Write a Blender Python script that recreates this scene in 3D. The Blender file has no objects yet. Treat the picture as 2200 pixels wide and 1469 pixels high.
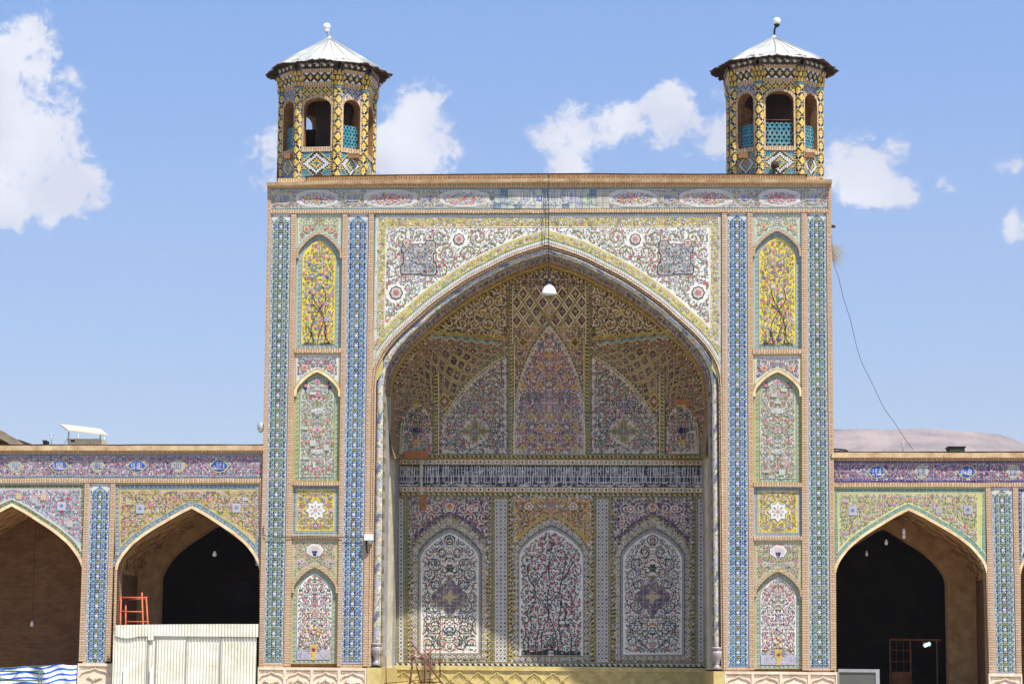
import bpy, math, random
from mathutils import Vector, noise as mnoise
R = math.radians
rnd = random.Random(7)
scene = bpy.context.scene
col = scene.collection

# ------------------------------------------------------------------ camera
DIST, EYE, FOC = 66.0, 1.6, 5000.0
PITCH, YAW, ROLL, CAMX = 0.1392, -0.06599, 0.009426, 3.226
fwd = Vector((math.sin(YAW)*math.cos(PITCH), math.cos(YAW)*math.cos(PITCH), math.sin(PITCH)))
r0 = Vector((math.cos(YAW), -math.sin(YAW), 0)); u0 = r0.cross(fwd)
rt = r0*math.cos(ROLL) + u0*math.sin(ROLL); up = u0*math.cos(ROLL) - r0*math.sin(ROLL)
cam_d = bpy.data.cameras.new('camera'); cam = bpy.data.objects.new('camera', cam_d); col.objects.link(cam)
from mathutils import Matrix
m = Matrix((rt, up, -fwd)).transposed().to_4x4(); m.translation = Vector((CAMX, -DIST, EYE)); cam.matrix_world = m
cam_d.sensor_width = 36; cam_d.lens = FOC/2200*36; cam_d.clip_end = 20000; cam_d.clip_start = 0.5
scene.camera = cam
_a = fwd*FOC - rt*1100 + up*734.5
_a0, _a1, _a2 = _a; _r0, _r1, _r2 = rt; _u0, _u1, _u2 = up
def at(px, py, Y=0.0):
    """point of the plane y = Y that the photograph shows at pixel (px, py): used to measure the building off the photo"""
    d1 = _a1 + _r1*px - _u1*py
    t = (Y+DIST)/d1
    return (CAMX + (_a0+_r0*px-_u0*py)*t, Y, EYE + (_a2+_r2*px-_u2*py)*t)
def V3(px, py, Y=0.0): return Vector(at(px, py, Y))
def lin(c):
    return tuple((x/255/12.92 if x/255 <= .04045 else ((x/255+.055)/1.055)**2.4) for x in c)

# ------------------------------------------------------------------ sky, sun, exposure
SUN_AZ, SUN_EL = R(40.6), R(61.5)          # azimuth off the facade's normal towards +x, elevation
sun_dir = Vector((math.sin(SUN_AZ)*math.cos(SUN_EL), -math.cos(SUN_AZ)*math.cos(SUN_EL), math.sin(SUN_EL)))
sd = bpy.data.lights.new('sun', 'SUN'); sd.energy = 5.0; sd.angle = R(0.6); sd.color = (1.0, 0.95, 0.87)
so = bpy.data.objects.new('sun', sd); col.objects.link(so); so.location = (30, -40, 60)
so.rotation_euler = sun_dir.to_track_quat('Z', 'Y').to_euler()
scene.view_settings.view_transform = 'Standard'; scene.view_settings.look = 'None'
scene.view_settings.exposure = 0.82; scene.view_settings.gamma = 1
W = bpy.data.worlds.new('World'); scene.world = W; W.use_nodes = True
wn, wl = W.node_tree.nodes, W.node_tree.links; wn.clear()
def N(nodes, t, **kw):
    n = nodes.new(t)
    for k, v in kw.items():
        if k == 'ins':
            for i, val in v.items(): n.inputs[i].default_value = val
        else: setattr(n, k, v)
    return n
def mth(nodes, links, op, a, b=None, c=None, clamp=False):
    n = nodes.new('ShaderNodeMath'); n.operation = op; n.use_clamp = clamp
    for i, x in enumerate((a, b, c)):
        if x is None: continue
        if isinstance(x, (int, float)): n.inputs[i].default_value = x
        else: links.new(x, n.inputs[i])
    return n.outputs[0]
sky = N(wn, 'ShaderNodeTexSky', sky_type='NISHITA', sun_disc=False, sun_elevation=SUN_EL,
        sun_rotation=math.atan2(sun_dir.x, sun_dir.y), altitude=1500, air_density=0.9, dust_density=1.6, ozone_density=2.0)
tc = N(wn, 'ShaderNodeTexCoord')
sep = N(wn, 'ShaderNodeSeparateXYZ'); wl.new(tc.outputs['Generated'], sep.inputs[0])
wm = lambda op, a, b=None, c=None, clamp=False: mth(wn, wl, op, a, b, c, clamp)
yy = wm('MAXIMUM', sep.outputs[1], 0.02)
gx = wm('DIVIDE', sep.outputs[0], yy); gz = wm('DIVIDE', sep.outputs[2], yy)
front = wm('GREATER_THAN', sep.outputs[1], 0.03)
cv = N(wn, 'ShaderNodeCombineXYZ'); wl.new(gx, cv.inputs[0]); wl.new(gz, cv.inputs[1])
def wnoise(scale, detail, rough, dist=0.0, off=(0, 0, 0)):
    mp = N(wn, 'ShaderNodeMapping'); mp.inputs['Location'].default_value = off; wl.new(cv.outputs[0], mp.inputs[0])
    n = N(wn, 'ShaderNodeTexNoise', ins={'Scale': scale, 'Detail': detail, 'Roughness': rough, 'Distortion': dist}); wl.new(mp.outputs[0], n.inputs['Vector'])
    return n.outputs['Fac']
n1 = wnoise(38, 10, .66, .25); n2 = wnoise(120, 8, .7, .4, (3, 1, 0)); n3 = wnoise(20, 4, .5, 0, (1, 7, 0))
# clouds stand at fixed compass bearings and heights: (photo x, y, half width, half height, density)
CL = [(55,130,80,90,1.05),(110,165,70,50,.6),(40,300,135,120,1.15),(120,400,105,80,1.2),(45,440,110,55,1.1),(0,200,70,130,1.0),
      (905,260,80,82,1.15),(860,320,95,72,1.15),(940,330,60,55,.75),(960,215,40,38,.7),(590,320,66,60,.75),(560,345,60,42,.55),(600,390,75,35,.6),
      (1225,290,80,62,1.0),(1210,345,65,42,.85),(1350,270,100,48,.95),(1440,240,60,62,1.15),(1420,300,90,40,.7),(1490,275,60,36,.85),(1560,290,70,50,.95),(1540,210,28,30,.6),
      (1830,350,85,65,1.05),(1880,400,100,46,1.1),(1925,330,50,45,.75),(1960,410,60,30,.5),(2035,400,42,26,.5),(2165,358,36,34,.72),(2190,480,45,38,.78),(1400,362,70,24,.45),(1100,335,26,12,.45),(305,405,26,14,.35)]
acc = None
for (px, py, hw, hh, dn) in CL:
    p = V3(px, py) - Vector((CAMX, -DIST, EYE)); q = V3(px+hw, py) - Vector((CAMX, -DIST, EYE)); s = V3(px, py-hh) - Vector((CAMX, -DIST, EYE))
    cx_, cz_ = p.x/p.y, p.z/p.y; rx, rz = abs(q.x/q.y-cx_), abs(s.z/s.y-cz_)
    a = wm('MULTIPLY', wm('SUBTRACT', gx, cx_), 1/rx); b = wm('MULTIPLY', wm('SUBTRACT', gz, cz_), 1/rz)
    d2 = wm('ADD', wm('MULTIPLY', a, a), wm('MULTIPLY', b, b))
    v = wm('MULTIPLY', wm('SUBTRACT', 1.16, wm('MULTIPLY', d2, .58)), dn)
    acc = v if acc is None else wm('SMOOTH_MAX', acc, v, .35)
acc = wm('MAXIMUM', acc, 0.0)
den = wm('ADD', acc, wm('ADD', wm('MULTIPLY', wm('SUBTRACT', n1, .5), 2.5), wm('MULTIPLY', wm('SUBTRACT', n2, .5), 1.5)))
mr = N(wn, 'ShaderNodeMapRange', interpolation_type='SMOOTHSTEP', ins={1: .46, 2: 1.02}); wl.new(den, mr.inputs[0])
mask = wm('MULTIPLY', wm('MULTIPLY', mr.outputs[0], front), .92)
mr2 = N(wn, 'ShaderNodeMapRange', ins={1: .35, 2: .68}); wl.new(n3, mr2.inputs[0])
cc = N(wn, 'ShaderNodeMixRGB'); wl.new(mr2.outputs[0], cc.inputs[0])
CLOUD_A, CLOUD_B = (4.9, 5.0, 5.7, 1), (7.2, 7.1, 7.2, 1)
cc.inputs[1].default_value = CLOUD_A; cc.inputs[2].default_value = CLOUD_B
SKYGAIN = N(wn, 'ShaderNodeMixRGB', blend_type='MULTIPLY'); SKYGAIN.inputs[0].default_value = 1
SKYGAIN.inputs[2].default_value = (1.18, 1.02, 1.1, 1); wl.new(sky.outputs[0], SKYGAIN.inputs[1])
el_ = N(wn, 'ShaderNodeMapRange', ins={1: 0.0, 2: 0.3}); wl.new(sep.outputs[2], el_.inputs[0])
gr_ = N(wn, 'ShaderNodeMixRGB'); wl.new(el_.outputs[0], gr_.inputs[0]); gr_.inputs[1].default_value = (1.16, .86, .70, 1); gr_.inputs[2].default_value = (.80, 1.14, 1.44, 1); wl.new(gr_.outputs[0], SKYGAIN.inputs[2])
mx = N(wn, 'ShaderNodeMixRGB'); wl.new(mask, mx.inputs[0]); wl.new(SKYGAIN.outputs[0], mx.inputs[1]); wl.new(cc.outputs[0], mx.inputs[2])
bg = N(wn, 'ShaderNodeBackground', ins={1: 0.085}); wl.new(mx.outputs[0], bg.inputs[0])
wo = N(wn, 'ShaderNodeOutputWorld'); wl.new(bg.outputs[0], wo.inputs[0])

# ------------------------------------------------------------------ materials
MAT = {}
def mat_base(name):
    m = bpy.data.materials.new(name); m.use_nodes = True
    n, l = m.node_tree.nodes, m.node_tree.links
    b = n['Principled BSDF']; MAT[name] = m
    return m, n, l, b
def wall_uv(n, l, swap=False):
    """metric wall coordinates: along the wall, up"""
    g = n.new('ShaderNodeNewGeometry'); s = N(n, 'ShaderNodeSeparateXYZ'); l.new(g.outputs['Position'], s.inputs[0])
    sn = N(n, 'ShaderNodeSeparateXYZ'); l.new(g.outputs['True Normal'], sn.inputs[0])
    k = mth(n, l, 'GREATER_THAN', mth(n, l, 'ABSOLUTE', sn.outputs[1]), .5)
    u = mth(n, l, 'ADD', mth(n, l, 'MULTIPLY', s.outputs[0], k), mth(n, l, 'MULTIPLY', s.outputs[1], mth(n, l, 'SUBTRACT', 1.0, k)))
    c = N(n, 'ShaderNodeCombineXYZ')
    l.new(u, c.inputs[1 if swap else 0]); l.new(s.outputs[2], c.inputs[0 if swap else 1])
    return c.outputs[0], g
def noise_tex(n, l, vec, scale, detail=4, rough=.6, dim='3D'):
    t = N(n, 'ShaderNodeTexNoise', ins={'Scale': scale, 'Detail': detail, 'Roughness': rough}); l.new(vec, t.inputs['Vector']); return t.outputs['Fac']
def mixc(n, l, fac, a, b, mode='MIX'):
    x = N(n, 'ShaderNodeMixRGB', blend_type=mode)
    for i, v in enumerate((fac, a, b)):
        if isinstance(v, (int, float)): x.inputs[i].default_value = v
        elif isinstance(v, tuple): x.inputs[i].default_value = (*v, 1) if len(v) == 3 else v
        else: l.new(v, x.inputs[i])
    return x.outputs[0]
def ramp(n, l, fac, a, b):
    r = N(n, 'ShaderNodeMapRange', ins={1: a, 2: b}); l.new(fac, r.inputs[0]); return r.outputs[0]
def bump(n, l, b, h, dist, strength=.6):
    bp = N(n, 'ShaderNodeBump', ins={'Strength': strength, 'Distance': dist}); l.new(h, bp.inputs['Height']); l.new(bp.outputs[0], b.inputs['Normal'])

def brick_mat(name, c1, c2, mort, swap=False, row=.068, width=.24, dirt=.35):
    m, n, l, b = mat_base(name); vec, g = wall_uv(n, l, swap)
    wob = N(n, 'ShaderNodeTexNoise', ins={'Scale': 1.3, 'Detail': 2}); l.new(g.outputs['Position'], wob.inputs['Vector'])
    va = N(n, 'ShaderNodeVectorMath', operation='MULTIPLY_ADD'); l.new(wob.outputs['Color'], va.inputs[0]); va.inputs[1].default_value = (.03, .03, 0); l.new(vec, va.inputs[2])
    t = N(n, 'ShaderNodeTexBrick', ins={'Scale': 1, 'Mortar Size': .011, 'Mortar Smooth': .3, 'Bias': -.1, 'Brick Width': width, 'Row Height': row})
    l.new(va.outputs[0], t.inputs['Vector'])
    t.inputs['Color1'].default_value = (*lin(c1), 1); t.inputs['Color2'].default_value = (*lin(c2), 1); t.inputs['Mortar'].default_value = (*lin(mort), 1)
    f1 = ramp(n, l, noise_tex(n, l, g.outputs['Position'], 2.1, 5, .65), .42, .72)
    f2 = noise_tex(n, l, g.outputs['Position'], 26, 3, .6)
    c = mixc(n, l, mth(n, l, 'MULTIPLY', f1, dirt), t.outputs['Color'], lin((176, 132, 92)))
    c = mixc(n, l, .45, c, mixc(n, l, f2, (.45, .42, .4), (1, 1, 1)), 'MULTIPLY')
    l.new(c, b.inputs['Base Color']); b.inputs['Roughness'].default_value = .88; b.inputs['Specular IOR Level'].default_value = .2
    h = mth(n, l, 'ADD', mth(n, l, 'MULTIPLY', t.outputs['Fac'], -1.0), mth(n, l, 'MULTIPLY', f2, .5)); bump(n, l, b, h, .012, .8)
    return m
brick_mat('brick_courses', (208, 182, 152), (194, 166, 134), (158, 132, 106), row=.068, width=.3)
brick_mat('brick_upright', (214, 188, 154), (198, 168, 134), (146, 122, 96), swap=True, row=.072)
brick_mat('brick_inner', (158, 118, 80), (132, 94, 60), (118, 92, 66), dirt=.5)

def tile_mat(name, rough=.38, joint=.2, var=.16):
    """glazed tile: colour of each inlaid piece comes from the mesh, plus joints, firing differences and dust"""
    m, n, l, b = mat_base(name); vec, g = wall_uv(n, l)
    a = N(n, 'ShaderNodeAttribute', attribute_name='tint')
    t = N(n, 'ShaderNodeTexBrick', offset=0.0, ins={'Scale': 1, 'Mortar Size': .008, 'Mortar Smooth': .2, 'Brick Width': joint, 'Row Height': joint})
    l.new(vec, t.inputs['Vector']); t.inputs['Color1'].default_value = (1, 1, 1, 1); t.inputs['Color2'].default_value = (1-var, 1-var, 1-var*1.1, 1); t.inputs['Mortar'].default_value = (1, 1, 1, 1)
    c = mixc(n, l, 1.0, a.outputs['Color'], t.outputs['Color'], 'MULTIPLY')
    c = mixc(n, l, mth(n, l, 'MULTIPLY', t.outputs['Fac'], .38), c, lin((210, 204, 190)))
    fine = noise_tex(n, l, g.outputs['Position'], 55, 3, .6)
    c = mixc(n, l, .5, c, mixc(n, l, ramp(n, l, fine, .3, .7), (.62, .62, .62), (1, 1, 1)), 'MULTIPLY')
    dust = mth(n, l, 'MULTIPLY', ramp(n, l, noise_tex(n, l, g.outputs['Position'], .9, 5, .7), .5, .8), .32)
    c = mixc(n, l, dust, c, lin((190, 172, 140)))
    l.new(c, b.inputs['Base Color']); b.inputs['Roughness'].default_value = rough; b.inputs['Specular IOR Level'].default_value = .35
    bump(n, l, b, mth(n, l, 'SUBTRACT', noise_tex(n, l, g.outputs['Position'], 9, 3, .6), mth(n, l, 'MULTIPLY', t.outputs['Fac'], .4)), .008, .5)
tile_mat('glazed_tile'); tile_mat('mosaic_tile', .34, .3, .12)

def plain_mat(name, c, rough=.8, metal=0.0, var=.25, scale=6, c2=None, bumpd=.004, spec=.3):
    m, n, l, b = mat_base(name); g = n.new('ShaderNodeNewGeometry')
    f = noise_tex(n, l, g.outputs['Position'], scale, 5, .65)
    c = lin(c); d = lin(c2) if c2 else tuple(x*(1-var) for x in c)
    l.new(mixc(n, l, ramp(n, l, f, .35, .68), c, d), b.inputs['Base Color'])
    b.inputs['Roughness'].default_value = rough; b.inputs['Metallic'].default_value = metal; b.inputs['Specular IOR Level'].default_value = spec
    if bumpd: bump(n, l, b, noise_tex(n, l, g.outputs['Position'], scale*7, 3), bumpd, .5)
    return m
plain_mat('cornice_stone', (240, 214, 170), .85, c2=(196, 158, 112), scale=3)
plain_mat('carved_stone', (232, 214, 190), .75, c2=(206, 182, 154), scale=5)
plain_mat('yellow_marble', (206, 188, 124), .5, c2=(172, 152, 96), scale=4)
plain_mat('plaster', (196, 160, 112), .9, c2=(160, 122, 78), scale=3)
plain_mat('white_sheet', (224, 221, 204), .45, .0, c2=(198, 194, 172), scale=2, spec=.5)
plain_mat('roof_sheet', (184, 185, 180), .55, .0, c2=(150, 150, 146), scale=1.6, spec=.5)
plain_mat('old_wood', (82, 62, 46), .9, c2=(44, 34, 28), scale=9)
plain_mat('door_wood', (150, 96, 48), .6, c2=(110, 66, 30), scale=4)
plain_mat('dark_metal', (40, 38, 38), .5, .3)
plain_mat('cable_rubber', (38, 34, 32), .7, bumpd=0)
plain_mat('rusty_pipe', (140, 84, 66), .75, .2, c2=(92, 62, 54), scale=12)
plain_mat('orange_paint', (208, 100, 66), .6, 0, c2=(166, 78, 54))
plain_mat('green_paint', (74, 104, 74), .6, 0, c2=(52, 76, 54))
plain_mat('white_plastic', (236, 236, 232), .4, 0, var=.08, bumpd=0, spec=.5)
plain_mat('grey_metal', (176, 178, 176), .45, .4, var=.2)
plain_mat('beige_sheet', (206, 200, 176), .5, .1, c2=(180, 172, 146), spec=.5)
plain_mat('clay_repair', (172, 116, 78), .9, c2=(146, 94, 62), scale=8)
plain_mat('dry_straw', (188, 172, 140), .95, bumpd=0)
plain_mat('paving', (148, 138, 122), .8, c2=(132, 122, 108), scale=.6)
plain_mat('mountain_rock', (150, 130, 118), .95, c2=(96, 84, 84), scale=.012, bumpd=0)
plain_mat('roof_earth', (158, 146, 126), .95, c2=(120, 110, 96), scale=2)
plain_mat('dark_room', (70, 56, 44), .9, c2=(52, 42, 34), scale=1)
m, n, l, b = mat_base('pane_glass'); b.inputs['Base Color'].default_value = (.10, .11, .10, 1); b.inputs['Roughness'].default_value = .08
m, n, l, b = mat_base('globe_glass'); b.inputs['Base Color'].default_value = (.85, .84, .8, 1); b.inputs['Roughness'].default_value = .2; b.inputs['Subsurface Weight'].default_value = .3
m, n, l, b = mat_base('tube_light'); b.inputs['Base Color'].default_value = (.5, .8, .8, 1); b.inputs['Emission Color'].default_value = (.55, 1, .95, 1); b.inputs['Emission Strength'].default_value = 1.2
m, n, l, b = mat_base('striped_cloth'); a = N(n, 'ShaderNodeAttribute', attribute_name='tint'); l.new(a.outputs['Color'], b.inputs['Base Color']); b.inputs['Roughness'].default_value = .85

# ------------------------------------------------------------------ mesh builder
def tag(o, label=None, cat=None, group=None, kind=None):
    if label: o['label'] = label
    if cat: o['category'] = cat
    if group: o['group'] = group
    if kind: o['kind'] = kind
    return o
def empty(name, loc, label, cat, group=None):
    o = bpy.data.objects.new(name, None); col.objects.link(o); o.location = loc; o.empty_display_size = .3
    return tag(o, label, cat, group)
class MB:
    def __init__(s, *mats):
        s.v, s.f, s.c, s.m, s.sm = [], [], [], [], []; s.mats = list(mats); s.k = 0
    def mi(s, name):
        if name not in s.mats: s.mats.append(name)
        return s.mats.index(name)
    def face(s, pts, c=None, mat=None, smooth=False):
        i = len(s.v); s.v.extend(pts); s.f.append(tuple(range(i, i+len(pts)))); s.c.append(c or (1, 1, 1)); s.m.append(s.mi(mat) if mat else 0); s.sm.append(smooth)
    def poly(s, p2, Y, c, mat=None, L=0, Yf=None):
        """flat inlay piece drawn in photo pixels on the plane y=Y, L layers proud of it"""
        s.k += 1; o = L*.0026 + (s.k % 64)*1.3e-5
        if Yf:
            o = .006+L*.004+(s.k % 64)*2e-5
            if len(p2) == 4:
                n = int(max(max(p[0] for p in p2)-min(p[0] for p in p2), max(p[1] for p in p2)-min(p[1] for p in p2))/9)+1
                if n > 1:
                    a, b, c_, d = p2; g = lambda u, v: ((a[0]*(1-u)+b[0]*u)*(1-v)+(d[0]*(1-u)+c_[0]*u)*v, (a[1]*(1-u)+b[1]*u)*(1-v)+(d[1]*(1-u)+c_[1]*u)*v)
                    G = [[(lambda q: at(q[0], q[1], Yf(*q)-o))(g(i/n, j/n)) for i in range(n+1)] for j in range(n+1)]
                    for j in range(n):
                        for i in range(n): s.face([G[j][i], G[j][i+1], G[j+1][i+1], G[j+1][i]], c, mat)
                    return
            s.face([at(x, y, Yf(x, y)-o) for x, y in p2], c, mat)
        else:
            Y -= o; s.face([at(x, y, Y) for x, y in p2], c, mat)
    def prism(s, p2, Yf, Yb, c=None, mat=None, back=False):
        """pixel outline at its front plane, extruded straight back"""
        P = [at(x, y, Yf) for x, y in p2]; Q = [(x, Yb, z) for x, _, z in P]
        s.solid(P, Q, c, mat, back)
    def solid(s, P, Q, c=None, mat=None, back=True):
        s.face(P, c, mat); n = len(P)
        for i in range(n):
            j = (i+1) % n; s.face([P[i], Q[i], Q[j], P[j]], c, mat)
        if back: s.face(Q[::-1], c, mat)
    def box(s, a, b, c=None, mat=None):
        x0, y0, z0 = a; x1, y1, z1 = b
        s.solid([(x0, y0, z0), (x1, y0, z0), (x1, y0, z1), (x0, y0, z1)], [(x0, y1, z0), (x1, y1, z0), (x1, y1, z1), (x0, y1, z1)], c, mat)
    def rect(s, x0, y0, x1, y1, Yf, Yb, c=None, mat=None, x0b=None, x1b=None):
        s.prism([(x0, y0), (x1, y0), (x1b if x1b is not None else x1, y1), (x0b if x0b is not None else x0, y1)], Yf, Yb, c, mat)
    def tube(s, pts, r, mat=None, c=None, n=8, cap=True):
        pts = [Vector(p) for p in pts]; rr = r if isinstance(r, (list, tuple)) else [r]*len(pts); rings = []
        for i, p in enumerate(pts):
            t = (pts[min(i+1, len(pts)-1)] - pts[max(i-1, 0)]).normalized()
            a = t.cross(Vector((0, 0, 1)));  a = a if a.length > .05 else t.cross(Vector((1, 0, 0))); a.normalize(); b = t.cross(a)
            rings.append([tuple(p + (a*math.cos(2*math.pi*k/n) + b*math.sin(2*math.pi*k/n))*rr[i]) for k in range(n)])
        for A, B in zip(rings, rings[1:]):
            for k in range(n): s.face([A[k], A[(k+1) % n], B[(k+1) % n], B[k]], c, mat, True)
        if cap: s.face(rings[0][::-1], c, mat); s.face(rings[-1], c, mat)
    def lathe(s, base, prof, mat=None, c=None, n=20, cap=False):
        bx, by, bz = base
        for (r1, z1), (r2, z2) in zip(prof, prof[1:]):
            for k in range(n):
                a, b = 2*math.pi*k/n, 2*math.pi*(k+1)/n
                q = [(bx+r1*math.cos(a), by+r1*math.sin(a), bz+z1), (bx+r1*math.cos(b), by+r1*math.sin(b), bz+z1),
                     (bx+r2*math.cos(b), by+r2*math.sin(b), bz+z2), (bx+r2*math.cos(a), by+r2*math.sin(a), bz+z2)]
                if r1 < 1e-6: q = [q[0], q[2], q[3]]
                elif r2 < 1e-6: q = q[:3]
                s.face(q, c, mat, True)
    def build(s, name, parent=None):
        me = bpy.data.meshes.new(name); me.from_pydata(s.v, [], s.f)
        for k in s.mats: me.materials.append(MAT[k])
        me.polygons.foreach_set('material_index', s.m); me.polygons.foreach_set('use_smooth', s.sm)
        at_ = me.color_attributes.new('tint', 'FLOAT_COLOR', 'CORNER'); buf = []
        for f, c in zip(s.f, s.c): buf.extend((*c[:3], 1.0)*len(f))
        at_.data.foreach_set('color', buf); me.update()
        if any(s.sm):
            import bmesh
            bm = bmesh.new(); bm.from_mesh(me); bmesh.ops.remove_doubles(bm, verts=bm.verts, dist=1e-5); bm.to_mesh(me); bm.free()
        o = bpy.data.objects.new(name, me); col.objects.link(o)
        if parent is not None:
            o.parent = parent; o.location = -parent_world(parent)
        return o
def parent_world(p):
    v = Vector(p.location); q = p.parent
    while q is not None: v += q.location; q = q.parent
    return v

# ------------------------------------------------------------------ tile colours (as fired, sRGB)
C = {k: lin(v) for k, v in dict(
    white=(232, 230, 220), cream=(232, 222, 190), pink=(204, 126, 140), rose=(180, 84, 100), lpink=(208, 186, 184), lilac=(178, 174, 190), violet=(116, 112, 142),
    purple=(82, 60, 98), navy=(34, 38, 92), blue=(52, 84, 166), sky=(96, 150, 196), teal=(58, 122, 122), aqua=(122, 166, 164), green=(56, 112, 72), dgreen=(30, 66, 48),
    leaf=(112, 148, 118), olive=(138, 128, 66), gold=(196, 166, 62), yellow=(222, 198, 74), orange=(206, 158, 70), lime=(196, 188, 106), black=(24, 22, 26), brown=(92, 62, 40),
    grey=(168, 170, 176), pgreen=(186, 196, 172), tan=(190, 172, 132), red=(176, 52, 62), turq=(60, 132, 148), dblue=(40, 50, 92), bblue=(78, 112, 166), steel=(100, 128, 152), skyb=(98, 154, 188), tealb=(92, 158, 160), tealg=(110, 156, 146)).items()}
def vary(c, a=.12):
    k = 1 + rnd.uniform(-a, a); return tuple(min(1, max(0, x*k)) for x in c)

# ------------------------------------------------------------------ 2-D drawing in photo pixels
def inpoly(poly):
    xs = [p[0] for p in poly]; ys = [p[1] for p in poly]; n = len(poly)
    def f(x, y):
        r = False; j = n-1
        for i in range(n):
            if (ys[i] > y) != (ys[j] > y) and x < (xs[j]-xs[i])*(y-ys[i])/(ys[j]-ys[i])+xs[i]: r = not r
            j = i
        return r
    f.box = (min(xs), min(ys), max(xs), max(ys)); return f
class Pen:
    """draws inlay pieces on one mesh; clip keeps every piece inside a region, mx mirrors them about x = mx"""
    def __init__(s, mb, Y=0.0, mat='glazed_tile', clip=None, mx=None, Yf=None):
        s.mb, s.Y, s.mat, s.clip, s.mx, s.Yf = mb, Y, mat, clip, mx, Yf
    def poly(s, p, c, L=1, clip=True):
        if s.clip and clip:
            for x, y in p:
                if not s.clip(x, y): return
        c = vary(c, .07)
        s.mb.poly(p, s.Y, c, s.mat, L, s.Yf)
        if s.mx is not None: s.mb.poly([(2*s.mx-x, y) for x, y in p][::-1], s.Y, c, s.mat, L, s.Yf)
    def disc(s, x, y, r, c, L=1, n=8, ry=None, rot=0.0, star=0.0, clip=True):
        ry = ry or r; p = []
        for k in range(n):
            a = rot + 2*math.pi*k/n; q = 1 - (star if k % 2 else 0)
            p.append((x + r*q*math.cos(a), y + ry*q*math.sin(a)))
        s.poly(p, c, L, clip)
    def leaf(s, x, y, ln, w, a, c, L=1, clip=True):
        ca, sa = math.cos(a), math.sin(a)
        s.poly([(x-ca*ln/2, y-sa*ln/2), (x-sa*w/2, y+ca*w/2), (x+ca*ln/2, y+sa*ln/2), (x+sa*w/2, y-ca*w/2)], c, L, clip)
    def line(s, pts, w, c, L=1, clip=True):
        n = len(pts)
        off = []
        for i in range(n):
            x0, y0 = pts[max(i-1, 0)]; x1, y1 = pts[min(i+1, n-1)]; d = math.hypot(x1-x0, y1-y0) or 1
            ww = (w[i] if isinstance(w, list) else w)/2; off.append((-(y1-y0)/d*ww, (x1-x0)/d*ww))
        for i in range(n-1):
            (x0, y0), (x1, y1), (a, b), (e, f) = pts[i], pts[i+1], off[i], off[i+1]
            s.poly([(x0-a, y0-b), (x1-e, y1-f), (x1+e, y1+f), (x0+a, y0+b)], c, L, clip)
    def spiral(s, x, y, r, w, c, L=1, turns=1.3, a0=0.0, d=1, n=16):
        p = [(x + r*(1-.75*t/n)*math.cos(a0+d*turns*2*math.pi*t/n), y + r*(1-.75*t/n)*math.sin(a0+d*turns*2*math.pi*t/n)) for t in range(n+1)]
        s.line(p, w, c, L)
    def flower(s, x, y, r, c, c2, L=3, edge=None, clip=True):
        a = rnd.random()*3
        if edge: s.disc(x, y, r*1.28, edge, L, 10, rot=a, star=.12, clip=clip)
        s.disc(x, y, r, c, L+.5 if edge else L, 10, rot=a, star=.25, clip=clip)
        s.disc(x, y, r*.4, c2, L+1, 6, clip=clip)
    def rope(s, pts, w, step, c1, c2, L=2, slant=.6, clip=False):
        """border of alternating pieces running along a line"""
        k = 0; carry = 0.0
        for (x0, y0), (x1, y1) in zip(pts, pts[1:]):
            d = math.hypot(x1-x0, y1-y0)
            if d < 1e-6: continue
            ux, uy = (x1-x0)/d, (y1-y0)/d; t = -carry
            while t < d - step*.3:
                a, b = t, min(t+step, d); cc_ = c1 if k % 2 else c2; sl = slant*w/2
                s.poly([(x0+ux*(a-sl)+uy*w/2, y0+uy*(a-sl)-ux*w/2), (x0+ux*(b-sl)+uy*w/2, y0+uy*(b-sl)-ux*w/2),
                        (x0+ux*(b+sl)-uy*w/2, y0+uy*(b+sl)+ux*w/2), (x0+ux*(a+sl)-uy*w/2, y0+uy*(a+sl)+ux*w/2)], cc_, L, clip)
                t += step; k += 1
            carry = 0
def band(mb, A, B, YA, YB, c=None, mat=None, smooth=False):
    """strip between two pixel polylines"""
    P = [at(x, y, YA) for x, y in A]; Q = [at(x, y, YB) for x, y in B]
    for i in range(len(P)-1): mb.face([P[i], Q[i], Q[i+1], P[i+1]], c, mat, smooth)
def soffit(mb, A, Y0, Y1, c=None, mat=None, smooth=True, inset=0.0):
    P = [at(x, y, Y0) for x, y in A]; Q = [(x, Y1, z) for x, _, z in P]
    for i in range(len(P)-1): mb.face([P[i], P[i+1], Q[i+1], Q[i]], c, mat, smooth)
PROF = [(0, 1), (.189, .93), (.34, .845), (.465, .768), (.644, .625), (.745, .524), (.846, .42), (.923, .32), (.968, .232), (.989, .168), (1, .06), (1, 0)]
WPROF = [(0, 1), (.17, .90), (.33, .79), (.57, .62), (.72, .49), (.807, .40), (.9, .27), (.95, .18), (.985, .09), (1, 0)]
def arch(cx, hwl, ys, ya, prof=PROF, hwr=None, ysr=None):
    hwr = hwr or hwl; ysr = ysr or ys
    Lh = [(cx-u*hwl, ys-(ys-ya)*v) for u, v in prof][::-1]; Rh = [(cx+u*hwr, ysr-(ysr-ya)*v) for u, v in prof][1:]
    return smooth2(Lh) + smooth2([Lh[-1]] + Rh)[1:]
def smooth2(p, k=3):
    out = []
    for i in range(len(p)-1):
        a, b, c_, d = p[max(i-1, 0)], p[i], p[i+1], p[min(i+2, len(p)-1)]
        for t in range(k):
            t /= k
            out.append(tuple(.5*((2*b[j]) + (c_[j]-a[j])*t + (2*a[j]-5*b[j]+4*c_[j]-d[j])*t*t + (3*b[j]-a[j]-3*c_[j]+d[j])*t**3) for j in (0, 1)))
    out.append(p[-1]); return out
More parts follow.
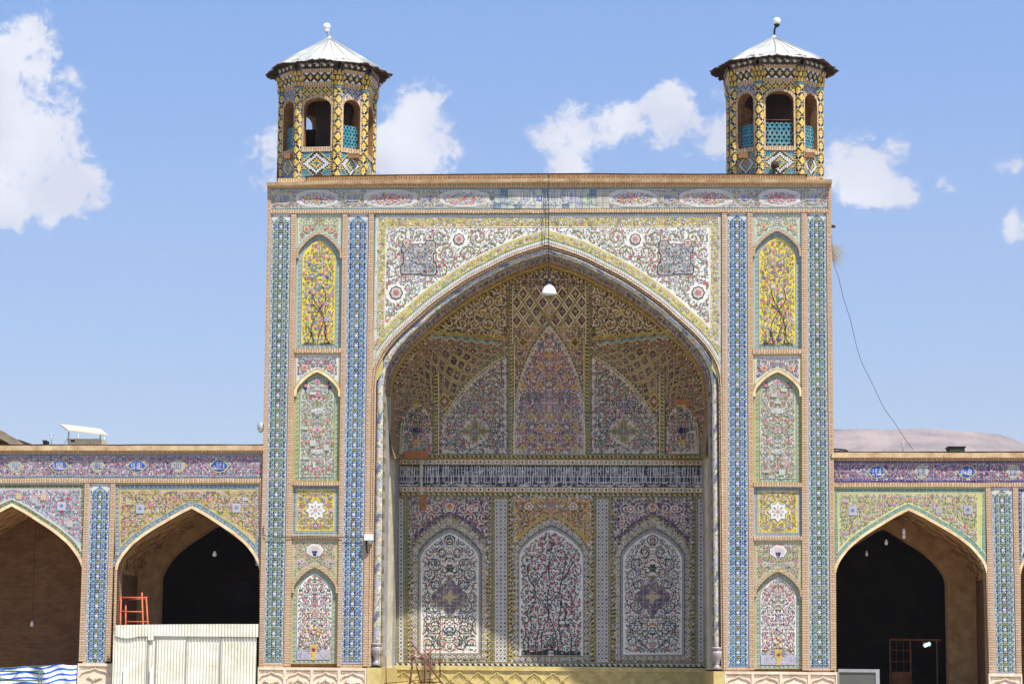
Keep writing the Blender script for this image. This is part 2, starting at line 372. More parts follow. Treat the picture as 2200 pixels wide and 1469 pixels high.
def offset(pts, d):
    """push a left-to-right arch polyline outwards (away from its inside) by d pixels"""
    out = []
    for i, (x, y) in enumerate(pts):
        x0, y0 = pts[max(i-1, 0)]; x1, y1 = pts[min(i+1, len(pts)-1)]; L_ = math.hypot(x1-x0, y1-y0) or 1
        out.append((x + (y1-y0)/L_*d, y - (x1-x0)/L_*d))
    return out
def grow(region, d):
    """region shrunk by d pixels, roughly"""
    def f(x, y): return region(x-d, y) and region(x+d, y) and region(x, y-d) and region(x, y+d)
    f.box = region.box; return f

def floral(pen, region, pal, leaf_step=4.6, fl_step=17, scroll=0, L=1, size=1.0, avoid=None, axis=None, sw=1.7, fat=1.0):
    """dense painted-tile flowers: scrolling stems, leaves, blossoms; mirrored about axis when given"""
    x0, y0, x1, y1 = region.box
    if axis is not None: x1 = axis+2; pen.mx = axis
    ok = (lambda x, y: region(x, y) and not (avoid and avoid(x, y)))
    pen.clip = ok
    if scroll:
        y = y0+scroll/2; row = 0
        while y < y1:
            x = x0 + (scroll*.5 if row % 2 else scroll*.1)
            while x < x1:
                r = scroll*.46*rnd.uniform(.85, 1.1); d = 1 if (row+int((x-x0)/scroll)) % 2 else -1
                pen.spiral(x, y, r, sw, pal.get('scroll', C['dgreen']), L+2.1, 1.4, rnd.random()*6, d)
                x += scroll*.95
            y += scroll*.8; row += 1
    leaf_step *= .9; fl_step *= .92
    y = y0
    while y < y1:
        x = x0
        while x < x1:
            xx, yy_ = x+rnd.uniform(-.45, .45)*leaf_step, y+rnd.uniform(-.45, .45)*leaf_step
            if ok(xx, yy_):
                pen.leaf(xx, yy_, rnd.uniform(3.8, 7.0)*size*fat, rnd.uniform(1.9, 3.1)*size*fat, rnd.random()*math.pi, rnd.choice(pal['leaf']), L+1.6)
            x += leaf_step
        y += leaf_step
    y = y0+fl_step*.4; row = 0
    while y < y1:
        x = x0 + (fl_step*.5 if row % 2 else 0)
        while x < x1:
            xx, yy_ = x+rnd.uniform(-.3, .3)*fl_step, y+rnd.uniform(-.3, .3)*fl_step
            r = rnd.uniform(2.4, 4.4)*size
            if ok(xx, yy_):
                pen.flower(xx, yy_, r, rnd.choice(pal['fl']), rnd.choice(pal['eye']), L+2.5, pal.get('edge'))
            x += fl_step
        y += fl_step*.86; row += 1
    pen.clip = None; pen.mx = None
PAL = dict(
    spandrel=dict(scroll=C['olive'], leaf=[C['green'], C['leaf'], C['teal'], C['lilac'], C['violet'], C['olive'], C['dgreen'], C['white'], C['steel']], fl=[C['pink'], C['rose'], C['lpink'], C['lilac'], C['pink']], eye=[C['gold'], C['rose'], C['purple'], C['rose']]),
    yellow=dict(scroll=C['green'], leaf=[C['leaf'], C['teal'], C['green'], C['leaf'], C['orange'], C['gold'], C['green']], fl=[C['pink'], C['lilac'], C['pink'], C['lpink'], C['violet']], eye=[C['purple'], C['rose'], C['rose']]),
    pale=dict(scroll=C['olive'], leaf=[C['leaf'], C['grey'], C['teal'], C['olive'], C['lpink'], C['violet'], C['white']], fl=[C['pink'], C['lpink'], C['lilac'], C['rose']], eye=[C['gold'], C['rose'], C['violet']]),
    white=dict(scroll=C['dgreen'], leaf=[C['dgreen'], C['green'], C['leaf'], C['olive'], C['pink'], C['violet'], C['black']], fl=[C['pink'], C['lpink'], C['rose'], C['gold'], C['lilac'], C['lpink']], eye=[C['gold'], C['rose'], C['violet']]),
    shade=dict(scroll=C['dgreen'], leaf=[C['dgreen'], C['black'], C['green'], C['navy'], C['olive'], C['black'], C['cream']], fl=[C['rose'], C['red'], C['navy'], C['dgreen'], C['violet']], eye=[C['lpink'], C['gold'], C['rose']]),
    dense=dict(scroll=C['cream'], leaf=[C['cream'], C['purple'], C['black'], C['brown'], C['dgreen'], C['cream'], C['olive']], fl=[C['rose'], C['purple'], C['brown']], eye=[C['lpink'], C['gold']]),
    gilt=dict(scroll=C['cream'], leaf=[C['olive'], C['black'], C['gold'], C['brown'], C['cream'], C['dgreen']], fl=[C['rose'], C['gold'], C['brown']], eye=[C['cream'], C['black']]),
    purple=dict(scroll=C['cream'], leaf=[C['lilac'], C['rose'], C['cream'], C['leaf'], C['navy']], fl=[C['rose'], C['pink'], C['lpink']], eye=[C['lpink'], C['gold'], C['rose']]),
    orange=dict(scroll=C['black'], leaf=[C['brown'], C['violet'], C['green'], C['rose'], C['yellow']], fl=[C['violet'], C['lilac'], C['rose']], eye=[C['white'], C['yellow']]),
    frieze=dict(scroll=C['olive'], leaf=[C['violet'], C['teal'], C['lpink'], C['white'], C['steel'], C['cream'], C['violet']], fl=[C['lpink'], C['lilac'], C['pink']], eye=[C['violet'], C['gold']]),
    wfrieze=dict(scroll=C['lilac'], leaf=[C['navy'], C['teal'], C['pink'], C['white'], C['violet'], C['purple']], fl=[C['pink'], C['rose'], C['lpink'], C['rose']], eye=[C['lpink'], C['gold'], C['purple']]),
    gold=dict(scroll=C['cream'], leaf=[C['leaf'], C['olive'], C['lilac'], C['steel'], C['white'], C['yellow']], fl=[C['lilac'], C['lpink'], C['pink']], eye=[C['rose'], C['violet']]),
    mauve=dict(scroll=C['steel'], leaf=[C['grey'], C['aqua'], C['lpink'], C['steel'], C['white'], C['teal'], C['lilac']], fl=[C['rose'], C['pink'], C['pink']], eye=[C['lpink'], C['red']]))
# ================================================================== ground
g = MB('paving'); g.face([(-6000, -6000, 0), (6000, -6000, 0), (6000, 9000, 0), (-6000, 9000, 0)]); tag(g.build('ground'), kind='structure')

# ================================================================== portal
FB, FT = -.035, 0.0          # front of brick frames, face of the tile work
portal = empty('portal_building', (0, 0, 0), 'tall tiled gateway with one deep arch and two roof towers', 'gateway')
def bh(mb, x0, y0, x1, y1, Yf=FB, Yb=.16, x0b=None, x1b=None): mb.rect(x0, y0, x1, y1, Yf, Yb, None, 'brick_courses', x0b, x1b)
def bv(mb, x0, y0, x1, y1, Yf=FB-.012, Yb=.16): 
    n = max(1, int((x1-x0)/26)); P = []
    for i in range(n+1): P.append((x0+(x1-x0)*i/n, rnd.uniform(-.5, .5)))
    for (a, da), (b_, db) in zip(P, P[1:]): mb.prism([(a, y0+da), (b_, y0+db), (b_, y1+db), (a, y1+da)], Yf, Yb, None, 'brick_upright')
# vertical lines of the facade: x at y=460 and at y=1430
XL = dict(e0=(575, 556), c0=(582, 565), c1=(626, 609), n0=(637, 623), n1=(736, 724), c2=(746, 731), c3=(793, 779), s0=(803, 796),
          s1=(1551, 1553), c4=(1561, 1562), c5=(1606, 1610), n2=(1617, 1621), n3=(1722, 1724), c6=(1733, 1738), c7=(1776, 1785), e1=(1786, 1796))
def X(k, y): a, b_ = XL[k]; return a + (b_-a)*(y-460)/970
wall = MB('brick_courses')
def vstrip(k0, k1, y0, y1, Yf=FB):
    n = max(1, int(abs(y1-y0)/60))
    for i in range(n):
        a, b_ = y0+(y1-y0)*i/n, y0+(y1-y0)*(i+1)/n
        wall.prism([(X(k0, a), a), (X(k1, a), a), (X(k1, b_), b_), (X(k0, b_), b_)], Yf, .16, None, 'brick_courses')
YB0 = lambda x: 1432 + (x-555)*9.5/1240
for a, b_ in (('e0', 'c0'), ('c1', 'n0'), ('n1', 'c2'), ('c3', 's0')): vstrip(a, b_, 458, 1431)
for a, b_ in (('s1', 'c4'), ('c5', 'n2'), ('n3', 'c6'), ('c7', 'e1')): vstrip(a, b_, 456, 1439)
# outer corners above, beside the frieze
wall.prism([(574, 399), (581, 399), (582, 458), (575, 458)], FB, .16); wall.prism([(1780, 397), (1787, 397), (1786, 456), (1779, 456)], FB, .16)
bv(wall, 581, 450.5, 1180, 458); bv(wall, 1180, 449, 1780, 456.5)
# feet of the mosaic columns
for a, b_ in (('c0', 'c1'), ('c2', 'c3'), ('c4', 'c5'), ('c6', 'c7')):
    wall.prism([(X(a, 1424), YB0(X(a, 1424))-7), (X(b_, 1424), YB0(X(b_, 1424))-7), (X(b_, 1430), YB0(X(b_, 1424))-.5), (X(a, 1430), YB0(X(a, 1424))-.5)], -.02, .16)
# masonry mass behind the facing
wall.prism([(576, 398), (800, 398), (797, 850), (790, 1469), (556, 1469)], .16, 7, None, 'brick_inner')
wall.prism([(1554, 397), (1785, 397), (1796, 1469), (1554, 1469)], .16, 7, None, 'brick_inner')
wall.prism([(801, 398), (1553, 397), (1553, 470), (801, 470)], .16, 7, None, 'brick_inner')
zt = at(1180, 398, 0)[2]; x0w, x1w = at(578, 900)[0], at(1784, 900)[0]
wall.box((x0w, .3, zt+.02), (x1w, 7, zt+.12), None, 'roof_earth'); wall.box((x0w, 7.01, 0), (x1w, 7.4, zt+.1), None, 'brick_inner')
L0 = arch(1174.5, 376, 850, 522.5); L0 = [(x - (1.5*(y-522)/328 if x < 1174 else -.0), y) for x, y in L0]
L1 = arch(1174.5, 366.5, 850, 532.5, hwr=369); L2 = arch(1175, 350, 855, 547, hwr=353); L3 = arch(1176, 342, 866, 562)
for s, z0, z1 in ((-1, 0, 0), (1, 0, 0)): pass
wall.build('wall', portal)

cor = MB('cornice_stone')
def wavy_ledge(mb, x0, x1, yt, yb, Yf, Yb, mat, amp=.6, step=38):
    n = int((x1-x0)/step); pts = [(x0+(x1-x0)*i/n, rnd.uniform(-amp, amp), rnd.uniform(-.012, .012)) for i in range(n+1)]
    for i, ((a, da, ya), (b_, db, yb_)) in enumerate(zip(pts, pts[1:])):
        g_ = .25 if i else 0
        f = lambda x, y: yt(x)+y if callable(yt) else yt+y
        P = [at(a+g_, yt(a)+da, Yf+ya), at(b_, yt(b_)+db, Yf+ya), at(b_, yb(b_)+db*.6, Yf+ya+.03), at(a+g_, yb(a)+da*.6, Yf+ya+.03)]
        mb.solid(P, [(p[0], Yb, p[2]) for p in P], None, mat)
rl = lambda x: 391.5 - 7.5*math.sin(max(0, min(1, (x-573)/640))*math.pi/2) + 1.5*max(0, (x-1213)/570)
wavy_ledge(cor, 572, 1788, rl, lambda x: rl(x)+6.5, -.23, 1.0, 'cornice_stone')
wavy_ledge(cor, 576, 1785, lambda x: rl(x)+6.7, lambda x: 404 - 2.6*(x-573)/1210, -.045, 1.0, 'brick_upright', .3)
cor.build('cornice', portal)
par = MB('brick_upright')
wavy_ledge(par, 660, 1790-60, lambda x: rl(x)-9.5, lambda x: rl(x)+1, .12, .5, 'brick_upright', .7)
wavy_ledge(par, 655, 1735, lambda x: rl(x)-11.5, lambda x: rl(x)-9.2, .06, .6, 'old_wood', .5, 60)
par.build('parapet', portal)

# ---- mosaic columns
WG = lin((208, 208, 200))
def girih(name, x0t, x1t, x0b, x1b, yt, yb, parent, Y=FT, per=21.3, blues=('sky', 'steel'), head='ogee', label=None):
    mb = MB('mosaic_tile'); pen = Pen(mb, Y, 'mosaic_tile')
    def T(u, y): k = (y-yt)/(yb-yt); a = x0t+(x0b-x0t)*k; b_ = x1t+(x1b-x1t)*k; return a+(b_-a)*u
    n = 12
    for i in range(n):
        a, b_ = yt+(yb-yt)*i/n, yt+(yb-yt)*(i+1)/n
        P = [at(T(0, a), a, Y), at(T(1, a), a, Y), at(T(1, b_), b_, Y), at(T(0, b_), b_, Y)]; mb.solid(P, [(p[0], .16, p[2]) for p in P], WG, 'mosaic_tile', False)
    ytop = yt + (3 if head == 'flat' else 6)
    hd = 15
    def edge(y):      # inset of the star field, closing to an ogee at the head
        if head == 'flat' or y > ytop+hd: return .075
        t = (y-ytop)/hd
        return .075 + .40*(1-min(1, t*1.15))**1.2 + (.05 if t < .8 else 0)
    tint = lambda y: .5+.5*mnoise.noise(Vector((x0t*.07, y*.012, 3.1)))*1.8
    m_ = int((yb-4-ytop)/3.2)
    for i in range(m_):
        a, b_ = ytop+(yb-4-ytop)*i/m_, ytop+(yb-4-ytop)*(i+1)/m_; k = max(0, min(1, tint(a)))
        cb = tuple(.72*(C[blues[0]][j]*(1-k)+C[blues[1]][j]*k) for j in range(3)); e0, e1 = edge(a), edge(b_)
        mb.poly([(T(e0, a), a), (T(1-e0, a), a), (T(1-e1, b_), b_), (T(e1, b_), b_)], Y, vary(cb, .1), 'mosaic_tile', 1)
    for u in (.035, .965): mb.poly([(T(u-.008, yt+2), yt+2), (T(u+.008, yt+2), yt+2), (T(u+.008, yb-2), yb-2), (T(u-.008, yb-2), yb-2)], Y, C['blue'], 'mosaic_tile', 1)
    mb.poly([(T(.03, yb-3), yb-3), (T(.97, yb-3), yb-3), (T(.97, yb-2), yb-2), (T(.03, yb-2), yb-2)], Y, C['blue'], 'mosaic_tile', 1)
    w = T(1, yt)-T(0, yt); cell = w*.85/4
    y = ytop+12; r = 0
    while y < yb-4:
        for j in range(-2, 3):
            u = .5 + j*.85/4; x = T(u, y); e = edge(y)
            if not (e-.02 < u < 1-e+.02): continue
            cc_ = C['aqua'] if j % 2 else (C['olive'] if rnd.random() < .7 else C['brown']); rr = 4.6
            cs_ = (tuple(q*.95 for q in C[blues[0]]) if j % 2 else tuple(q*.75 for q in cc_))
            if abs(j) == 2:
                s = 1 if j < 0 else -1
                pen.poly([(x, y-rr), (x+s*rr*.75, y-rr*.6), (x+s*rr*.95, y), (x+s*rr*.75, y+rr*.6), (x, y+rr)], WG, 2); pen.poly([(x, y-rr*.75), (x+s*rr*.7, y), (x, y+rr*.75)], cs_, 3)
            else:
                pen.disc(x, y, 5.5, WG, 2, 10); pen.disc(x, y, 4.5, cs_, 3, 10); pen.disc(x, y, 2.2, tuple(q*.5 for q in cs_) if j % 2 else C['olive'], 4, 6)
            if y+per/2 < yb-5:
                if j % 2 == 0: pen.disc(x, y+per/2, 4.3, WG, 2, 8, rot=.39, star=.42) if abs(j) < 2 else pen.poly([(x, y+per/2-3.6), (x+(3.4 if j < 0 else -3.4), y+per/2), (x, y+per/2+3.6)], WG, 2)
                else: pen.disc(x, y+per/2, 3.6, WG, 2, 8, star=.25); pen.disc(x, y+per/2, 2.3, C['dblue'], 3, 6)
        for q in range(4):
            yy_ = y + per*(q+.5)/4
            if yy_ > yb-5: break
            for du in (-1.5, -.5, .5, 1.5):
                u = .5+du*.85/4
                if edge(yy_)+.02 < u < .98-edge(yy_): pen.disc(T(u, yy_), yy_, 1.65, C['dblue'], 3, 6); pen.disc(T(u, yy_)+(2.6 if q % 2 else -2.6), yy_+2.6, 1.2, WG, 2, 4)
        y += per; r += 1
    if head != 'flat':
        for s in (.1, .9): pen.flower(T(s, yt+5), yt+6, 2.6, C['pink'], C['rose'], 2, None)
    o = mb.build(name, parent)
    if label: o['label'] = label
    return o
girih('mosaic_column', 582, 626, 565, 609, 458, 1425, portal, blues=('tealg', 'steel'))
girih('mosaic_column', 746, 793, 731, 779, 458, 1425, portal, blues=('skyb', 'bblue'))
girih('mosaic_column', 1561, 1606, 1562, 1610, 456, 1434, portal, blues=('skyb', 'bblue'))
girih('mosaic_column', 1733, 1776, 1738, 1785, 455, 1435, portal, blues=('tealg', 'steel'))

# ---- top frieze
def panel(mb, pts, Y, c, Yb=.16, mat='glazed_tile'): mb.prism(pts, Y, Yb, c, mat)
def lobed(cx, cy, hw, hh, lob=.16):
    p = []
    for k in range(28):
        a = 2*math.pi*k/28; q = 1 + lob*math.cos(4*a)*(.5 if k % 2 else 1); ex = abs(math.cos(a))**.7*(1 if math.cos(a) >= 0 else -1); ey = abs(math.sin(a))**.55*(1 if math.sin(a) >= 0 else -1)
        p.append((cx+hw*ex*(1 if abs(math.sin(a)) > .25 else 1.08), cy+hh*ey*(q*.5+.5)))
    return p
def script(pen, x0, x1, y0, y1, c, L=4, dens=4.2, w=1.0):
    """flowing script strokes: tall uprights over bowls and tails"""
    x = x0; h = y1-y0
    while x < x1:
        if rnd.random() < .72: pen.line([(x+rnd.uniform(-.3, .6), y0+rnd.uniform(0, h*.15)), (x, y1-h*rnd.uniform(.15, .4))], w, c, L, False)
        if rnd.random() < .55:
            r = rnd.uniform(.16, .3)*h; cy = y1-r*rnd.uniform(.9, 1.3); d = rnd.choice((-1, 1)); a0 = rnd.uniform(0, .8)
            pen.line([(x+r*math.cos(a0+math.pi*t/5), cy+r*.8*math.sin(a0+math.pi*t/5)) for t in range(6)], w*1.1, c, L+.5, False)
        if rnd.random() < .35: pen.leaf(x+1, y0+h*rnd.uniform(.3, .8), h*.3, w*1.2, rnd.uniform(-.3, .3), c, L+.5, False)
        if rnd.random() < .3: pen.disc(x+rnd.uniform(-2, 2), y0+h*rnd.uniform(.1, .9), w*.7, c, L+.5, 4, clip=False)
        x += dens*rnd.uniform(.7, 1.3)
def frieze(name, x0, x1, y0f, y1f, Y, ground, pal, carts, blanks, parent, border='teal'):
    mb = MB('glazed_tile'); pen = Pen(mb, Y)
    n = 14
    for i in range(n):
        a, b_ = x0+(x1-x0)*i/n, x0+(x1-x0)*(i+1)/n
        P = [at(a, y0f(a), Y), at(b_, y0f(b_), Y), at(b_, y1f(b_), Y), at(a, y1f(a), Y)]; mb.solid(P, [(p[0], Y+.16, p[2]) for p in P], vary(ground, .1), 'glazed_tile', False)
    for fy in (y0f, y1f):
        s = 1 if fy is y0f else -1
        pen.rope([(x0+2+(x1-x0-4)*i/20, fy(x0+(x1-x0)*i/20)+2.2*s) for i in range(21)], 1.8, 5, C[border], vary(C[border]), 1)
    reg = inpoly([(x0+1, y0f(x0)+4)] + [(x1-1, y0f(x1)+4), (x1-1, y1f(x1)-4), (x0+1, y1f(x0)-4)])
    shapes = []
    for (cx, hw, hh, kind) in carts: shapes.append((inpoly(lobed(cx, (y0f(cx)+y1f(cx))/2, hw+3, hh+3)), cx, hw, hh, kind))
    av = lambda x, y: any(abs(x-s[1]) < s[2]+6 and s[0](x, y) for s in shapes if s[4] == 'flowers')
    floral(pen, reg, pal, 4.2, 13, 26, avoid=av, size=.9, sw=1.0)
    for inside, cx, hw, hh, kind in shapes:
        cy = (y0f(cx)+y1f(cx))/2; o1, o2 = lobed(cx, cy, hw+3.2, hh+2.8), lobed(cx, cy, hw+1, hh+1)
        if kind == 'flowers':
            pen.poly(o1, C['cream'], 3, False); pen.poly(o2, lin((204, 202, 204)), 4, False)
            r_ = inpoly(lobed(cx, cy, hw-2, hh-2)); floral(pen, r_, dict(leaf=[C['leaf'], C['teal'], C['lilac'], C['pink'], C['green']], fl=[C['pink'], C['rose'], C['lilac'], C['gold']], eye=[C['white'], C['yellow']]), 4.4, 9, L=4.5)
            pen.flower(cx, cy-1, hh*.36, C['pink'], C['rose'], 8, None, False)
        elif kind == 'ring':
            p_ = o1 + [o1[0]]; pen.line(p_, 1.8, C['lime'], 3, False); pen.line([(cx+(x-cx)*.6, cy+(y-cy)*.75) for x, y in p_], 1.2, C['cream'], 3, False)
            r_ = inpoly(lobed(cx, cy, hw-3, hh-3)); floral(pen, r_, pal, 4.4, 11, L=4)
        else:
            d = [(cx-hw, cy), (cx-hw*.55, cy-hh*.75), (cx, cy-hh), (cx+hw*.55, cy-hh*.75), (cx+hw, cy), (cx+hw*.55, cy+hh*.75), (cx, cy+hh), (cx-hw*.55, cy+hh*.75)]
            d1 = [(cx+(x-cx)*1.16, cy+(y-cy)*1.16) for x, y in d]
            pen.poly(d1, C['lime'], 5, False); pen.poly(d, C['grey'] if kind == 'white' else C['blue'], 6, False)
            script(pen, cx-hw*.6, cx+hw*.6, cy-hh*.6, cy+hh*.6, C['navy'] if kind == 'white' else C['white'], 7, 2.6, .8)
    return mb, pen
fy0, fy1 = (lambda x: 404.2-2.6*(x-573)/1210), (lambda x: 450.6-1.6*(x-573)/1210)
carts = [(681, 38, 15, 'flowers'), (839, 50, 16, 'flowers'), (998, 46, 15, 'flowers'), (610, 17, 13, 'white'), (757, 17, 13, 'white'), (920, 15, 12, 'white')]
carts += [(2*1178-c[0],)+c[1:] for c in carts]
mb, pen = frieze('frieze', 581, 1780, fy0, fy1, FT, lin((182, 182, 178)), PAL['frieze'], carts, None, portal)
for i in range(17):       # mismatched repair tiles over the middle
    x = 1062+i*14.6; c_ = rnd.choice([C['grey'], C['grey'], C['pgreen'], lin((186, 182, 170)), C['lilac']])
    for (a, b_) in ((407, 421), (421.5, 436), (436.5, 448)):
        pen.poly([(x, a), (x+13.8, a), (x+13.8, b_), (x, b_)], c_ if rnd.random() < .6 else rnd.choice([C['grey'], C['pgreen'], C['steel'], C['lilac'], lin((190, 186, 176))]), 8, False)
script(pen, 1100, 1222, 411, 441, C['white'], 9, 4.0, 1.5); script(pen, 1072, 1290, 409, 443, C['steel'], 9.6, 7, 1.0)
pen.poly([(1152, 421), (1165, 421), (1165, 432), (1152, 432)], C['blue'], 11, False); script(pen, 1153, 1164, 422, 431, C['white'], 12, 2.5, .9)
mb.build('frieze', portal)

def patches(pen, region, n, cols, L=12):
    x0, y0, x1, y1 = region.box
    for i in range(n):
        x, y = rnd.uniform(x0, x1), rnd.uniform(y0, y1); w, h = rnd.choice([(13, 13), (13, 7), (6, 12), (5, 4)])
        if all(region(a, b_) for a, b_ in ((x, y), (x+w, y), (x+w, y+h), (x, y+h))): pen.poly([(x, y), (x+w, y+rnd.uniform(-.4, .4)), (x+w, y+h), (x, y+h+rnd.uniform(-.4, .4))], rnd.choice(cols), L, False)
# ---- spandrel over the great arch
mb = MB('glazed_tile'); YS = .015; pen = Pen(mb, YS)
Lx = [p for p in L0]
for (x0_, y0_), (x1_, y1_) in zip(Lx, Lx[1:]): mb.prism([(x0_, 457), (x1_, 457), (x1_, y1_+1), (x0_, y0_+1)], YS, .16, C['white'], 'glazed_tile')
for (xa, xb) in ((802, L0[0][0]), (L0[-1][0], 1553)):
    if xb > xa: mb.prism([(xa, 457), (xb, 457), (xb, 856), (xa, 856)], YS, .16, C['white'], 'glazed_tile')
xl = lambda y: 803 - 5.5*(y-460)/390
field = inpoly([(829, 490), (1526, 488), (1527, 700)] + offset(L0, 29)[::-1][6:-6] + [(826, 706)])
pen.poly([(804, 460), (1551, 458), (1551, 486), (804, 488)], C['lime'], 1, False)
pen.poly([(804, 460), (829, 460), (822, 800), (799, 832)], C['lime'], 1.5, False); pen.poly([(1526, 458), (1551, 458), (1552, 832), (1529, 790)], C['lime'], 1.5, False)
A, B = offset(L0, 27), offset(L0, 9)
for i in range(4, len(A)-5): pen.poly([A[i], A[i+1], B[i+1], B[i]], C['lime'], 2, False)
flb = dict(leaf=[C['gold'], C['olive'], C['lilac'], C['leaf'], C['pink'], C['yellow'], C['cream']], fl=[C['lilac'], C['lpink'], C['violet']], eye=[C['white'], C['gold']])
bandr = inpoly([(806, 468), (1549, 466), (1550, 760)] + [(1527, 715), (1525, 489), (830, 491), (826, 712), (804, 770)])
floral(pen, bandr, flb, 4.4, 13, L=2)
B2 = inpoly(offset(L0, 26)[4:-4] + offset(L0, 11)[4:-4][::-1]); floral(pen, B2, flb, 4.4, 12, L=2.5)
pen.line(offset(L0, 28)[5:-6], 1.6, C['cream'], 3, False); pen.line(offset(L0, 10)[3:-3], 1.4, C['green'], 3.2, False)
pen.line([(829.5, 488.5), (1526, 486.5)], 1.8, C['cream'], 3.5, False); pen.line([(829.5, 488), (826, 705)], 2.2, C['cream'], 3.5, False); pen.line([(1526, 486), (1528, 705)], 2.2, C['cream'], 3.5, False)
pen.line([(805.5, 459), (798.5, 850)], 2.4, C['teal'], 4, False); pen.line([(1550.5, 457), (1552, 850)], 2.4, C['teal'], 4, False); pen.line([(804, 460.5), (1551, 458.5)], 2, C['teal'], 4, False)
def chequer(pts, w, step, L=4):
    n = len(pts)
    pen.line(pts, w, C['white'], L, False); d = 0.0
    for (x0_, y0_), (x1_, y1_) in zip(pts, pts[1:]):
        ln = math.hypot(x1_-x0_, y1_-y0_); ux, uy = (x1_-x0_)/ln, (y1_-y0_)/ln
        while d < ln:
            for s in (-w*.25, w*.25):
                off_ = 0 if s < 0 else step/2; x, y = x0_+ux*(d+off_)-uy*s, y0_+uy*(d+off_)+ux*s
                pen.disc(x, y, 1.25, C['navy'] if rnd.random() < .8 else C['teal'], L+1, 4, clip=False, rot=math.atan2(uy, ux)+.78)
            d += step
        d -= ln
chequer([(810.5, 465), (804, 830)], 6, 4.2); chequer([(1545, 463), (1547, 830)], 6, 4.2); chequer([(808, 465.5), (1548, 463.5)], 6, 4.2)
chequer(offset(L0, 5.2)[2:-2], 6.2, 4.4, 5)
av = lambda x, y: (abs(x-899) < 31 and abs(y-553) < 31) or math.hypot(x-851, y-629) < 19 or math.hypot(x-1499, y-629) < 19 or math.hypot(x-986, y-514) < 17 or math.hypot(x-1364, y-514) < 17
floral(pen, field, PAL['spandrel'], 5.2, 15.5, 44, axis=1175.5, avoid=av, sw=2.7)
pen.mx = 1175.5
for (x, y, r) in ((851, 629, 15), (986, 514, 13), (873, 521, 9)):
    pen.disc(x, y, r, C['black'], 5, 16, star=.12, clip=False); pen.disc(x, y, r*.84, C['pgreen'], 6, 16, star=.12, clip=False); pen.flower(x, y, r*.55, C['pink'], C['olive'], 7, C['lpink'], False)
CTR = [((868, 526), (930, 584)), ((863, 528), (895, 542)), ((915, 518), (934, 545)), ((862, 568), (904, 588)), ((905, 566), (937, 590))]
for g_, c_, l_ in ((2.2, C['black'], 5), (0, lin((172, 168, 168)), 6)):
    for (xa, ya), (xb, yb) in CTR: pen.poly([(xa-g_+4, ya-g_), (xb+g_-3, ya-g_), (xb+g_, ya+4), (xb+g_, yb-4), (xb+g_-4, yb+g_), (xa-g_+3, yb+g_), (xa-g_, yb-3), (xa-g_, ya+4)], c_, l_, False)
for (x, y, r) in ((903, 527, 5), (875, 555, 5.5), (923, 556, 5), (899, 580, 4.6)): pen.disc(x, y, r, C['black'], 7, 12, clip=False); pen.disc(x, y, r-1.6, lin((204, 200, 194)), 7.6, 12, clip=False)
pen.clip = lambda x, y: any(a_[0] < x < b_[0] and a_[1] < y < b_[1] for a_, b_ in CTR) and all(math.hypot(x-p, y-q) > 8 for p, q in ((903, 527), (875, 555), (923, 556), (899, 580)))
for i in range(520): pen.leaf(rnd.uniform(862, 936), rnd.uniform(521, 588), 5.2, 2.5, rnd.random()*3, rnd.choice([C['violet'], C['green'], C['lpink'], C['steel'], C['olive'], C['teal'], C['navy']]), 7.4)
for i in range(16): pen.flower(rnd.uniform(866, 932), rnd.uniform(526, 584), 3.4, rnd.choice([C['rose'], C['lilac'], C['orange'], C['teal']]), C['yellow'], 8)
pen.clip = None; pen.mx = None
mb.build('spandrel', portal)

# ---- arch mouldings: brick roll, flowered roll with a vase foot on each side
def jamb(A, xl_, yl, xr_, yr): return [(xl_, yl), ((xl_+A[0][0])/2+.4, (yl+A[0][1])/2)] + A + [((xr_+A[-1][0])/2, (yr+A[-1][1])/2), (xr_, yr)]
J0, J1, J2 = jamb(L0, 790, 1432, 1557, 1440), jamb(L1, 798, 1430, 1549, 1438), jamb(L2, 818.5, 1430, 1533, 1436)
JM = [((a[0]+b_[0])/2, (a[1]+b_[1])/2) for a, b_ in zip(J0, J1)]
mb = MB('brick_courses')
def roll(mb, A, B, Y0_, bulge, mat, seg=6, col_=None):
    """half-round moulding between two pixel polylines"""
    prev = None
    for s in range(seg+1):
        t = s/seg; cur = []
        for (xa, ya), (xb, yb) in zip(A, B):
            q = .5-.5*math.cos(math.pi*t); cur.append(at(xa+(xb-xa)*q, ya+(yb-ya)*q, Y0_-bulge*math.sin(math.pi*t)))
        if prev:
            for i in range(len(cur)-1): mb.face([prev[i], cur[i], cur[i+1], prev[i+1]], col_(i, s) if col_ else None, mat, True)
        prev = cur
roll(mb, J0, JM, 0.0, .06, 'brick_upright'); roll(mb, JM, J1, .02, .05, 'brick_courses')
mb.build('brick_moulding', portal)
def dense(A, per):
    out = []
    for (x0_, y0_), (x1_, y1_) in zip(A, A[1:]):
        n = max(1, int(math.hypot(x1_-x0_, y1_-y0_)/per)); out += [(x0_+(x1_-x0_)*i/n, y0_+(y1_-y0_)*i/n) for i in range(n)]
    return out+[A[-1]]
mb = MB('glazed_tile')
